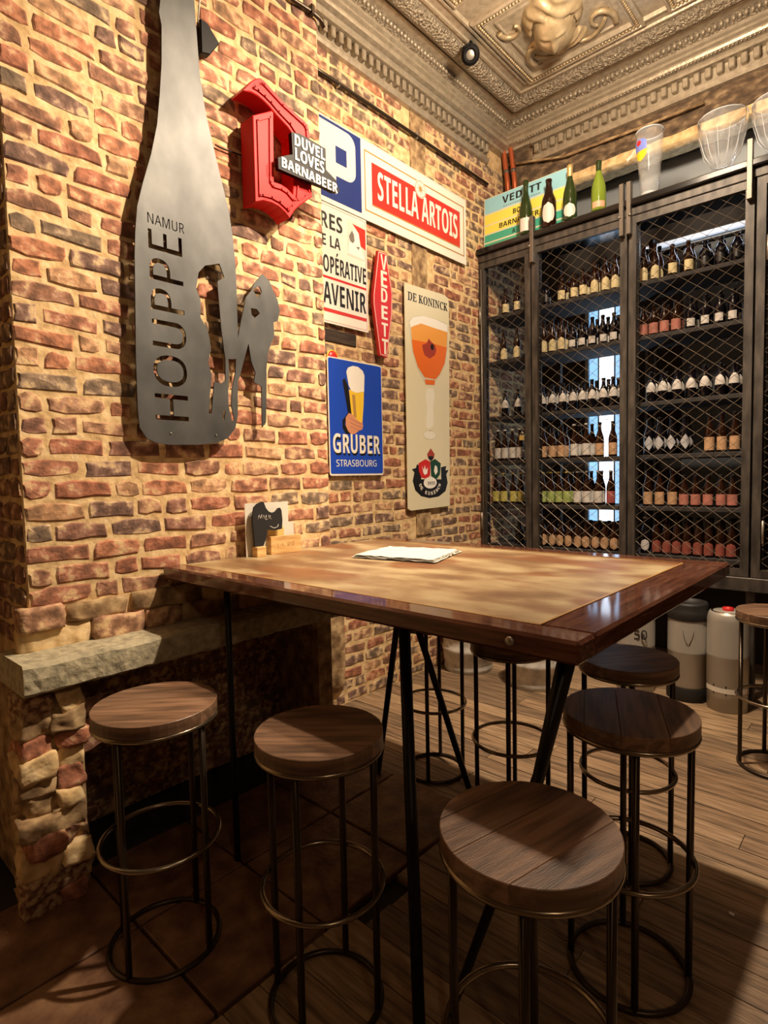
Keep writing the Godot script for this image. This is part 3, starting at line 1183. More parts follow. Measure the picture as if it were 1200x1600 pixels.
# ------------------------------------------------------------------ back wall, with the store behind the cage
func build_back() -> void:
	var w := struct("wall_back", "old masonry beam over the opening behind the cage")
	part(w, "lintel", rock_beam(Vector3(XA, 3.73, ZB - 0.3), Vector3(3.1, CEIL, ZB)), M.lintel)
	part(w, "plaster_edge", rock_beam(Vector3(XA + 0.25, 3.672, ZB - 0.16), Vector3(3.1, 3.735, ZB + 0.022)), M.mortar)
	part(w, "store_back", boxab(Vector3(-2.7, -0.02, -5.1), Vector3(3.2, CEIL, -4.96)), M.store)
	var gx := onz(1066, 600, -4.95).x
	part(w, "grey_panel", boxab(Vector3(gx, 0.9, -4.97), Vector3(3.1, 3.2, -4.945)), M.store_grey)
	var nx := onz(1008, 600, -4.95).x
	part(w, "grey_panel", boxab(Vector3(nx, 0.9, -4.97), Vector3(nx + 0.085, 2.6, -4.945)), M.store_grey)
	# narrow window in the back of the store
	var x0 := onz(920, 600, -4.94).x
	var x1 := onz(972, 600, -4.94).x
	var wd := struct("window_1", "narrow window of pale blue light behind the bottles")
	part(wd, "window_frame", frame_ring(x0 - 0.03, 0.98, x1 + 0.03, 2.98, 0.03, -4.96, -4.93), M.beam_grey)
	var cols := [rgb(150, 205, 250), rgb(224, 238, 255), rgb(160, 205, 246)]
	var cuts := [0.0, 0.3, 0.78, 1.0]
	for k in 3:
		var g := mat(cols[k], 0.2)
		g.emission_enabled = true
		g.emission = cols[k]
		g.emission_energy_multiplier = 2.6 if k == 1 else 1.2
		part(wd, "window_pane", boxab(Vector3(lerpf(x0, x1, cuts[k]) + 0.004, 1.0, -4.955), Vector3(lerpf(x0, x1, cuts[k + 1]) - 0.004, 2.95, -4.945)), g)
		if k > 0:
			part(wd, "glazing_bar", boxab(Vector3(lerpf(x0, x1, cuts[k]) - 0.006, 1.0, -4.955), Vector3(lerpf(x0, x1, cuts[k]) + 0.006, 2.95, -4.94)), M.beam_grey)
	var l := AreaLight3D.new()
	l.name = "window_light"
	l.area_size = Vector2(x1 - x0, 1.9)
	l.light_color = rgb(190, 222, 255)
	l.light_energy = 0.16
	l.shadow_enabled = true
	l.position = Vector3((x0 + x1) / 2, 1.97, -4.93)
	l.rotation.y = PI
	wd.add_child(l)
	# steel beam and tube lamp in the store
	var bm := struct("trim_3", "grey steel beam inside the store")
	var yb := onz(1060, 262, -4.72).y
	part(bm, "beam", boxab(Vector3(-2.55, yb - 0.12, -4.78), Vector3(3.1, yb + 0.14, -4.74), 0.004), M.beam_grey)
	part(bm, "flange", boxab(Vector3(-2.55, yb - 0.135, -4.8), Vector3(3.1, yb - 0.12, -4.68), 0.003), M.beam_grey)
	part(bm, "flange", boxab(Vector3(-2.55, yb + 0.14, -4.8), Vector3(3.1, yb + 0.155, -4.68), 0.003), M.beam_grey)
	var a := onz(1002, 391, -4.86)
	var t := thing("tube_lamp", "long white tube lamp behind the top row of bottles", "tube lamp", Vector3(a.x, a.y, -4.9))
	part(t, "batten", boxab(Vector3(0, -0.035, -0.04), Vector3(1.6, 0.035, 0.0), 0.004), M.beam_grey)
	var tm := mat(rgb(235, 240, 248), 0.4)
	tm.emission_enabled = true
	tm.emission = rgb(214, 228, 246)
	tm.emission_energy_multiplier = 0.8
	var tb := part(t, "lamp_tube", tube([Vector3(0.02, 0, 0.022), Vector3(1.58, 0, 0.022)], 0.02, 12), tm)
	tb.position = Vector3.ZERO
	var al := AreaLight3D.new()
	al.name = "tube_light"
	al.area_size = Vector2(1.5, 0.05)
	al.light_color = rgb(206, 226, 255)
	al.light_energy = 0.36
	al.shadow_enabled = true
	al.position = Vector3(0.8, 0.0, 0.05)
	al.rotation.y = PI
	t.add_child(al)

func rock_beam(lo: Vector3, hi: Vector3) -> ArrayMesh:
	var nz := FastNoiseLite.new()
	nz.seed = 4
	nz.frequency = 5.0
	nz.fractal_octaves = 3
	var n := 110
	var st := SurfaceTool.new()
	st.begin(Mesh.PRIMITIVE_TRIANGLES)
	st.set_smooth_group(0)
	var rows := 6
	var at := func(i: int, k: int) -> Vector3:
		var x := lerpf(lo.x, hi.x, float(i) / n)
		var y := lerpf(lo.y, hi.y, float(k) / rows)
		var z := hi.z + nz.get_noise_2d(x * 1.2, y * 3.0) * 0.02
		if k == 0:
			y += nz.get_noise_2d(x * 1.5 + 30, 2.0) * 0.012
		return Vector3(x, y, z)
	for i in n:
		for k in rows:
			quad(st, at.call(i, k), at.call(i + 1, k), at.call(i + 1, k + 1), at.call(i, k + 1))
		var a: Vector3 = at.call(i, 0)
		var b: Vector3 = at.call(i + 1, 0)
		quad(st, Vector3(a.x, a.y, lo.z), Vector3(b.x, b.y, lo.z), b, a)
		quad(st, Vector3(b.x, b.y, lo.z), Vector3(a.x, a.y, lo.z), Vector3(a.x, hi.y, lo.z), Vector3(b.x, hi.y, lo.z))
	return done(st)

# ------------------------------------------------------------------ cage
func wire_mesh(x0: float, y0: float, x1: float, y1: float) -> ArrayMesh:
	# diamond mesh of crimped wire, in the plane z = 0
	var st := begin()
	var cw := 0.105
	var ch := 0.083
	var r := 0.0014
	for fam: float in [1.0, -1.0]:
		var slope := fam * ch / cw
		var span := (y1 - y0) + absf(slope) * (x1 - x0)
		var n := int(span / ch) + 2
		for k in n:
			# line y = y0 + k*ch - off + slope*(x - x0)
			var b := y0 + k * ch - (absf(slope) * (x1 - x0) if fam > 0 else 0.0)
			var a0 := x0
			var a1 := x1
			# clip in y
			for lim: float in [y0, y1]:
				pass
			var xa := x0 + (y0 - b) / slope
			var xb := x0 + (y1 - b) / slope
			var lo := maxf(a0, minf(xa, xb))
			var hi := minf(a1, maxf(xa, xb))
			if hi - lo < 0.01:
				continue
			var p := Vector3(lo, b + slope * (lo - x0), fam * r * 0.8)
			var q := Vector3(hi, b + slope * (hi - x0), fam * r * 0.8)
			add_tube(st, [p, q], r, 4)
	return done(st)

func cage_door(cage: Node3D, x0: float, x1: float, y0: float, y1: float) -> void:
	var w := 0.046
	var d := part(cage, "door", frame_ring(x0, y0, x1, y1, w, ZC - 0.03, ZC), M.cage)
	part(d, "wire_mesh", wire_mesh(x0 + w * 0.6, y0 + w * 0.6, x1 - w * 0.6, y1 - w * 0.6), M.wire, Vector3(0, 0, ZC - 0.022)).set_meta("kind", "stuff")
	part(d, "stop_bar", boxab(Vector3(x0 + w, y0 + w, ZC - 0.045), Vector3(x0 + w + 0.012, y1 - w, ZC - 0.03)), M.cage_dark)

func build_cage() -> void:
	var c := thing("bottle_cage", "tall dark steel cage with diamond wire doors across the back wall", "cage", Vector3(0, 0, 0))
	var y0 := 0.77
	var y1 := 3.115
	var xs := [-2.585, -2.13, -1.42, -0.695, 0.03, 0.75]
	for i in xs.size() - 1:
		cage_door(c, xs[i] + (0.006 if i > 0 else 0.0), xs[i + 1] - 0.006, y0 + 0.005, y1 - 0.005)
	for i in xs.size():
		part(c, "post", boxab(Vector3(xs[i] - 0.024, 0.0, ZC - 0.1), Vector3(xs[i] + 0.024, y1, ZC - 0.035), 0.003), M.cage)
	part(c, "bottom_rail", boxab(Vector3(-2.585, y0 - 0.085, ZC - 0.07), Vector3(0.78, y0, ZC + 0.004), 0.004), M.cage)
	part(c, "top_rail", boxab(Vector3(-2.585, y1, ZC - 0.08), Vector3(0.78, y1 + 0.055, ZC + 0.004), 0.004), M.cage)
	part(c, "top_board", boxab(Vector3(-2.595, y1 + 0.055, ZC - 0.46), Vector3(0.8, y1 + 0.1, ZC + 0.035), 0.008), M.cage_lacquer)
	# flat iron straps over the top rail
	for x: float in [-2.105, -1.452, -1.405, -0.722, 0.03]:
		part(c, "strap", boxab(Vector3(x - 0.014, 2.99, ZC), Vector3(x + 0.014, 3.325, ZC + 0.043), 0.002), M.galv_dark)
	for x: float in [-1.462, -1.395, -2.118]:
		part(c, "bolt", ball(Vector3(0.011, 0.011, 0.008), 8), M.galv, Vector3(x, 3.11, ZC + 0.045))
	# hinges
	for yy: float in [1.05, 2.7]:
		for x: float in [-2.6, -0.655]:
			part(c, "hinge", tube([Vector3(x + 0.025, yy - 0.07, ZC + 0.008), Vector3(x + 0.025, yy + 0.07, ZC + 0.008)], 0.007, 8), M.galv)
	part(c, "hinge_rod", tube([Vector3(-2.563, 0.8, ZC + 0.006), Vector3(-2.563, 3.06, ZC + 0.006)], 0.004, 6), M.galv)
	# shelves and uprights
	for y: float in shelf_heights():
		part(c, "shelf", boxab(Vector3(-2.58, y - 0.03, ZC - 0.5), Vector3(0.75, y, ZC - 0.13), 0.003), M.store)
	for x: float in [-2.13, -1.42, -0.695]:
		part(c, "upright", boxab(Vector3(x - 0.015, 0.77, ZC - 0.5), Vector3(x + 0.015, 3.1, ZC - 0.46)), M.store)
	# padlock on the first door
	var pk := onz(817, 684, ZC)
	var k := thing("padlock", "small brass padlock hanging on the cage door", "padlock", Vector3(pk.x, pk.y - 0.02, ZC + 0.014))
	part(k, "body", box(Vector3(0.042, 0.036, 0.016), 0.003), M.brass)
	part(k, "shackle", tube([Vector3(-0.012, 0.034, 0), Vector3(-0.012, 0.052, 0), Vector3(-0.006, 0.062, 0), Vector3(0.006, 0.062, 0), Vector3(0.012, 0.052, 0), Vector3(0.012, 0.034, 0)], 0.003, 6), M.chrome)

func shelf_heights() -> Array:
	return [2.715, 2.35, 1.9, 1.54, 1.185, 0.855]

# ------------------------------------------------------------------ bottles
# profiles by kind: body, and where the label sits
func bottle_profile(kind: String) -> Array:
	match kind:
		"steinie":
			return [Vector2(0, 0), Vector2(0.029, 0), Vector2(0.0315, 0.004), Vector2(0.0315, 0.105), Vector2(0.029, 0.125), Vector2(0.018, 0.15), Vector2(0.0135, 0.165), Vector2(0.0125, 0.195), Vector2(0.0145, 0.198), Vector2(0.0145, 0.206), Vector2(0.012, 0.21)]
		"longneck":
			return [Vector2(0, 0), Vector2(0.028, 0), Vector2(0.0305, 0.004), Vector2(0.0305, 0.128), Vector2(0.027, 0.15), Vector2(0.016, 0.185), Vector2(0.0125, 0.2), Vector2(0.0118, 0.238), Vector2(0.014, 0.241), Vector2(0.014, 0.25), Vector2(0.0115, 0.253)]
		"stubby":
			return [Vector2(0, 0), Vector2(0.03, 0), Vector2(0.034, 0.005), Vector2(0.034, 0.095), Vector2(0.032, 0.115), Vector2(0.021, 0.135), Vector2(0.0135, 0.15), Vector2(0.0135, 0.168), Vector2(0.0155, 0.171), Vector2(0.0155, 0.178), Vector2(0.012, 0.182)]
		"swing":
			return [Vector2(0, 0), Vector2(0.044, 0), Vector2(0.049, 0.008), Vector2(0.049, 0.16), Vector2(0.044, 0.185), Vector2(0.03, 0.215), Vector2(0.026, 0.245), Vector2(0.02, 0.262), Vector2(0.019, 0.29), Vector2(0.022, 0.293), Vector2(0.022, 0.305), Vector2(0.018, 0.308)]
	# champagne shape
	return [Vector2(0, 0.01), Vector2(0.03, 0), Vector2(0.044, 0.004), Vector2(0.0455, 0.01), Vector2(0.0455, 0.14), Vector2(0.042, 0.175), Vector2(0.03, 0.22), Vector2(0.019, 0.255), Vector2(0.0148, 0.285), Vector2(0.0142, 0.315), Vector2(0.0172, 0.317), Vector2(0.0172, 0.328), Vector2(0.0145, 0.33)]

func radius_at(prof: Array, y: float) -> float:
	for i in range(1, prof.size() - 1):
		var a: Vector2 = prof[i]
		var b: Vector2 = prof[i + 1]
		if y >= a.y and y <= b.y and b.y > a.y:
			return lerpf(a.x, b.x, (y - a.y) / (b.y - a.y))
	return 0.0

func label_mesh(prof: Array, y0: float, y1: float, half_angle: float, shape: String) -> ArrayMesh:
	var st := SurfaceTool.new()
	st.begin(Mesh.PRIMITIVE_TRIANGLES)
	st.set_smooth_group(0)
	var rows := 8
	var cols := 10
	var at := func(i: int, j: int) -> Vector3:
		var t := float(i) / rows
		var y := lerpf(y0, y1, t)
		var w := 1.0
		match shape:
			"oval":
				w = sqrt(maxf(0.0, 1.0 - pow(2.0 * t - 1.0, 2.0)))
			"arch":
				w = 1.0 if t < 0.5 else sqrt(maxf(0.0, 1.0 - pow((t - 0.5) * 2.0, 2.0)))
			"diamond":
				w = 1.0 - absf(2.0 * t - 1.0)
			"bell":
				w = 1.0 - 0.75 * t * t
		var an := (float(j) / cols * 2.0 - 1.0) * half_angle * w
		var r := radius_at(prof, y) + 0.0008
		return Vector3(sin(an) * r, y, cos(an) * r)
	for i in rows:
		for j in cols:
			quad(st, at.call(i, j), at.call(i, j + 1), at.call(i + 1, j + 1), at.call(i + 1, j))
	return done(st)

func make_bottle(kind: String, glass: Material, cap: Material, lab: Material, shape: String, y0: float, y1: float, ang: float) -> Node3D:
	var key := "bottle_%s_%s_%s_%s_%s_%s" % [kind, glass.get_instance_id(), cap.get_instance_id(), lab.get_instance_id(), shape, y0]
	if cache.has(key):
		return cache[key]
	var n := Node3D.new()
	var prof := bottle_profile(kind)
	part(n, "glass", lathe(prof, 16), glass)
	var tp: Vector2 = prof[prof.size() - 1]
	var rr := tp.x + 0.003
	if kind == "champagne":
		part(n, "cap", lathe([Vector2(0.0165, tp.y - 0.075), Vector2(0.0172, tp.y - 0.02), Vector2(0.019, tp.y - 0.012), Vector2(0.019, tp.y + 0.006), Vector2(0.012, tp.y + 0.014), Vector2(0, tp.y + 0.015)], 14), cap)
	else:
		part(n, "cap", lathe([Vector2(rr, tp.y - 0.009), Vector2(rr, tp.y - 0.002), Vector2(rr * 0.8, tp.y + 0.002), Vector2(0, tp.y + 0.003)], 14), cap)
	part(n, "label", label_mesh(prof, y0, y1, ang, shape), lab)
	cache[key] = n
	return n

func shelf_run(shelf: int, px0: float, px1: float, count: int, spec: Dictionary, rows: int = 1) -> void:
	# count bottles side by side between two places along the shelf
	var y: float = shelf_heights()[shelf]
	var z := ZC - 0.19
	var a := onz(px0, 600, z).x
	var b := onz(px1, 600, z).x
	var prof0 := bottle_profile(spec.kind)
	var wide := 0.0
	for v: Vector2 in prof0:
		wide = maxf(wide, v.x)
	count = mini(count, int((b - a) / (wide * 2.0 + 0.003)))
	count = maxi(count, 1)
	var names := ["top", "second", "third", "fourth", "fifth", "bottom"]
	for rw in rows:
		for k in count:
			var x := lerpf(a, b, (k + 0.5) / count) + rng.randf_range(-1.0, 1.0) * clampf(((b - a) / count - wide * 2.0) * 0.5 - 0.001, 0.0, 0.006)
			var zz := z - rw * 0.085 + rng.randf_range(-0.006, 0.006)
			var src := make_bottle(spec.kind, spec.glass, spec.cap, spec.label, spec.shape, spec.y0, spec.y1, spec.ang)
			var o: Node3D = src.duplicate()
			o.name = numbered("beer_bottle")
			add_child(o)
			o.position = Vector3(x, y, zz)
			o.rotation.y = atan2(EYE.x - x, EYE.z - zz) + rng.randf_range(-0.25, 0.25)
			var door: String = "narrow" if px1 < 830 else ("middle" if px1 < 980 else "outer")
			tag(o, "%s, %s shelf, %s cage door%s" % [spec.says, names[shelf], door, "" if rows == 1 else (", front row" if rw == 0 else ", back row")], "bottle", "%s bottles on the %s shelf behind the %s cage door" % [spec.short, names[shelf], door])

func spec(says: String, short: String, kind: String, glass: Material, cap: Material, lab: Material, shape: String, y0: float, y1: float, ang: float) -> Dictionary:
	return {"says": says, "short": short, "kind": kind, "glass": glass, "cap": cap, "label": lab, "shape": shape, "y0": y0, "y1": y1, "ang": ang}

func build_bottles() -> void:
	var cream := mat(rgb(206, 190, 144), 0.6)
	var white := mat(rgb(202, 198, 192), 0.6)
	var pink := mat(rgb(176, 112, 98), 0.6)
	var yel := mat(rgb(190, 180, 92), 0.6)
	var lime := mat(rgb(154, 170, 96), 0.6)
	var rose := mat(rgb(160, 78, 78), 0.6)
	var tan_ := mat(rgb(186, 148, 112), 0.6)
	var silver := mat(rgb(206, 208, 214), 0.35, 0.4)
	var terra := mat(rgb(140, 72, 60), 0.6)
	var capb: Material = M.plastic_black
	var capg: StandardMaterial3D = mat(rgb(190, 170, 80), 0.35, 0.4)
	var capw: StandardMaterial3D = mat(rgb(206, 204, 198), 0.4, 0.3)
	var br: Material = M.glass_brown
	var dk: Material = M.glass_dark
	var s_cream_arch := spec("dark bottle with an arched cream label", "arched cream label", "longneck", br, capb, cream, "arch", 0.015, 0.105, 1.0)
	var s_cream_small := spec("short dark bottle with a cream label", "short cream label", "steinie", br, capb, cream, "rect", 0.02, 0.085, 0.95)
	var s_plain := spec("small dark bottle with black label", "black label", "stubby", dk, capb, M.ink, "oval", 0.02, 0.08, 0.8)
	var s_white := spec("short dark bottle with a small white label", "small white label", "steinie", dk, capb, white, "rect", 0.02, 0.07, 0.8)
	var s_bell := spec("dark bottle with a white bell label", "bell label", "steinie", dk, capb, white, "bell", 0.07, 0.135, 1.2)
	var s_big := spec("tall dark bottle with a wide cream label", "wide cream label", "longneck", br, capb, tan_, "rect", 0.015, 0.1, 1.2)
	var s_diamond := spec("tall dark bottle with a silver diamond label", "diamond label", "longneck", dk, capb, silver, "diamond", 0.03, 0.13, 1.2)
	var s_yellow := spec("dark bottle with a yellow label", "yellow label", "longneck", br, capg, yel, "rect", 0.02, 0.105, 1.25)
	var s_lime := spec("dark bottle with a pale green label", "pale green label", "longneck", br, capg, lime, "rect", 0.02, 0.105, 1.25)
	var s_whitewide := spec("dark bottle with a white label", "white label", "longneck", br, capw, white, "rect", 0.02, 0.105, 1.25)
	var s_rose := spec("dark bottle with a rose red label", "rose label", "longneck", br, capw, rose, "rect", 0.02, 0.105, 1.25)
	var s_pink := spec("short dark bottle with a pinkish label", "pinkish label", "steinie", br, capb, pink, "rect", 0.015, 0.085, 1.1)
	var s_tan := spec("short brown bottle with a tan label", "tan label", "steinie", br, capb, tan_, "oval", 0.01, 0.1, 1.0)
	var s_terra := spec("dark bottle with a brick red label", "brick red label", "longneck", br, capb, terra, "arch", 0.015, 0.1, 1.1)
	var s_round := spec("dark bottle with a round white label", "round white label", "longneck", dk, capw, white, "oval", 0.02, 0.1, 1.0)
	# first door
	shelf_run(0, 782, 818, 2, s_cream_small)
	shelf_run(1, 778, 818, 2, s_cream_arch)
	shelf_run(2, 780, 818, 2, s_bell)
	shelf_run(3, 772, 818, 4, s_whitewide)
	shelf_run(4, 768, 820, 5, s_yellow)
	shelf_run(5, 800, 818, 1, s_plain)
	# second door
	shelf_run(0, 842, 868, 3, s_plain)
	shelf_run(0, 871, 920, 4, s_cream_small, 2)
	shelf_run(0, 922, 968, 3, s_cream_arch, 2)
	shelf_run(1, 843, 884, 3, s_cream_arch, 2)
	shelf_run(1, 886, 968, 6, s_white, 2)
	shelf_run(2, 842, 968, 8, s_bell, 2)
	shelf_run(3, 842, 884, 3, s_big, 2)
	shelf_run(3, 888, 926, 3, s_whitewide, 2)
	shelf_run(3, 928, 968, 3, s_big)
	shelf_run(4, 842, 892, 4, s_lime, 2)
	shelf_run(4, 893, 942, 4, s_whitewide, 2)
	shelf_run(4, 943, 968, 2, s_rose)
	shelf_run(5, 842, 968, 9, s_tan, 2)
	# third door
	shelf_run(0, 994, 1032, 2, s_cream_arch, 2)
	shelf_run(0, 1036, 1085, 3, s_cream_small, 2)
	shelf_run(0, 1088, 1160, 5, s_plain, 2)
	shelf_run(1, 996, 1064, 4, s_pink, 2)
	shelf_run(1, 1068, 1156, 4, s_white, 2)
	shelf_run(2, 1006, 1160, 7, s_bell, 2)
	shelf_run(3, 1004, 1080, 4, s_diamond, 2)
	shelf_run(3, 1098, 1160, 3, s_big)
	shelf_run(4, 1004, 1062, 3, s_big)
	shelf_run(4, 1062, 1158, 6, s_pink)
	shelf_run(5, 1000, 1018, 1, s_round)
	shelf_run(5, 1019, 1156, 8, s_terra, 2)

# ------------------------------------------------------------------ table
func build_table() -> void:
	var x0 := XC + 0.012
	var x1 := -0.475
	var z0 := -2.4
	var z1 := -1.09
	var th := 0.05
	var t := thing("high_table", "high table with a worn tan top and dark varnished wood border", "table", Vector3((x0 + x1) / 2, 0, (z0 + z1) / 2))
	var o := -t.position
	var bf := 0.085
	var br := 0.128
	var bb := 0.1
	part(t, "border_board", boxab(Vector3(x0, TT - th, z1 - bf) + o, Vector3(x1, TT, z1) + o, 0.007), M.border)
	part(t, "border_board", boxab(Vector3(x0, TT - th, z0) + o, Vector3(x1, TT, z0 + bb) + o, 0.007), M.border)
	part(t, "border_board", boxab(Vector3(x1 - br, TT - th, z0 + bb) + o, Vector3(x1, TT, z1 - bf) + o, 0.007), M.border_z)
	part(t, "table_sheet", boxab(Vector3(x0, TT - th + 0.008, z0 + bb) + o, Vector3(x1 - br, TT - 0.003, z1 - bf) + o), M.sheet, Vector3.ZERO, "worn tan and rust sheet let into the top")
	part(t, "brass_edging", boxab(Vector3(x0, TT - 0.01, z0 + bb) + o, Vector3(x1 - br, TT - 0.0005, z0 + bb + 0.006) + o), M.gold)
	part(t, "brass_edging", boxab(Vector3(x1 - br - 0.006, TT - 0.01, z0 + bb) + o, Vector3(x1 - br, TT - 0.0005, z1 - bf) + o), M.gold)
	part(t, "brass_edging", boxab(Vector3(x0, TT - 0.01, z1 - bf - 0.006) + o, Vector3(x1 - br - 0.006, TT - 0.0005, z1 - bf) + o), M.gold)
	var bt := part(t, "edge_button", lathe([Vector2(0, -0.004), Vector2(0.011, -0.004), Vector2(0.011, 0.004), Vector2(0.008, 0.007), Vector2(0, 0.008)], 16), M.galv, Vector3(-0.63, TT - 0.024, z1) + o, "round metal button on the front edge")
	bt.rotation.x = PI / 2
	var top := TT - th
	# splayed legs that meet under the middle of the top
	var apex := ony(629, 908, top)
	var foot := ony(656, 1630, 0.0)
	part(t, "leg", tube([apex + o, foot + o], [0.022, 0.016], 12), M.black_steel)
	foot = ony(591, 1208, 0.0)
	part(t, "leg", tube([apex + o, foot + o], 0.013, 10), M.black_steel)
	foot = ony(742, 1260, 0.0)
	part(t, "leg", tube([apex + o, foot + o], 0.013, 10), M.black_steel)
	part(t, "top_plate", boxab(apex + Vector3(-0.09, -0.01, -0.09) + o, apex + Vector3(0.09, 0.0, 0.09) + o), M.black_steel)
	part(t, "leg", tube([Vector3(-1.86, top, -1.17) + o, Vector3(-1.82, 0, -1.15) + o], 0.012, 10), M.black_steel)
	part(t, "leg", tube([Vector3(-0.53, top, -1.16) + o, Vector3(-0.6, 0.74, -1.16) + o, Vector3(-0.85, 0, -1.13) + o], [0.02, 0.014, 0.01], 10), M.black_steel)

# ------------------------------------------------------------------ stools
func stool(turn_boards: float, r: float) -> Node3D:
	var n := Node3D.new()
	var h := 0.755
	var th := 0.036
	# four boards cut to a disc
	var disc := PackedVector2Array()
	for k in 48:
		disc.append(Vector2(cos(TAU * k / 48.0), sin(TAU * k / 48.0)) * r)
	var cuts := [-0.2, -0.085, 0.03, 0.12, 0.2]
	for k in 4:
		var strip := PackedVector2Array([Vector2(-0.3, cuts[k] + 0.0004), Vector2(0.3, cuts[k] + 0.0004), Vector2(0.3, cuts[k + 1] - 0.0004), Vector2(-0.3, cuts[k + 1] - 0.0004)])
		var got := Geometry2D.intersect_polygons(disc, strip)
		if got.is_empty():
			continue
		var b := part(n, "seat_board", slab(got[0], 0, th, 0.0015), M.seat[k])
		b.transform = Transform3D(Basis(Vector3.UP, turn_boards) * Basis(Vector3.RIGHT, -PI / 2), Vector3(0, h - th, 0))
	part(n, "seat_rim", tube(circle_pts(Vector3(0, h - th - 0.008, 0), r - 0.006, 40), 0.008, 8, true), M.ring_steel)
	for k in 4:
		var an := TAU * (k + 0.5) / 4.0 + 0.35
		var d := Vector3(cos(an), 0, sin(an))
		part(n, "leg", tube([d * (r - 0.02) + Vector3(0, h - th - 0.008, 0), d * (r - 0.022) + Vector3(0, 0.008, 0)], 0.0095, 10), M.pipe_steel)
	part(n, "foot_ring", tube(circle_pts(Vector3(0, 0.34, 0), r - 0.008, 40), 0.0075, 8, true), M.ring_steel)
	part(n, "floor_ring", tube(circle_pts(Vector3(0, 0.0085, 0), r - 0.02, 40), 0.0085, 8, true), M.pipe_steel)
	return n

func build_stools() -> void:
	var list := [
		[-1.673, -0.792, 0.77, 0.18, "round brown wooden bar stool in front of the stone slab"],
		[-1.143, -0.983, 0.69, 0.17, "round wooden bar stool in shade under the front edge of the table"],
		[-0.515, -0.955, 1.346, 0.168, "round wooden bar stool of broad boards at the corner of the table"],
		[-0.563, -1.625, 1.97, 0.178, "round dark wooden bar stool at the short end of the table"],
		[-0.735, -2.1, 0.9, 0.168, "round dark bar stool tucked under the table corner, before a slim steel keg"],
		[-1.18, -2.05, 0.4, 0.165, "bar stool under the table in front of the two squat kegs"],
		[-1.67, -2.165, 0.2, 0.16, "bar stool under the table nearest the brick wall"],
		[-0.44, -3.22, 0.5, 0.168, "bar stool standing by itself in front of the slim kegs"]]
	for a: Array in list:
		var s := stool(a[2], a[3])
		s.name = numbered("bar_stool")
		add_child(s)
		s.position = Vector3(a[0], 0, a[1])
		s.rotation.y = 0.0
		tag(s, a[4], "stool", "bar stools round the high table")

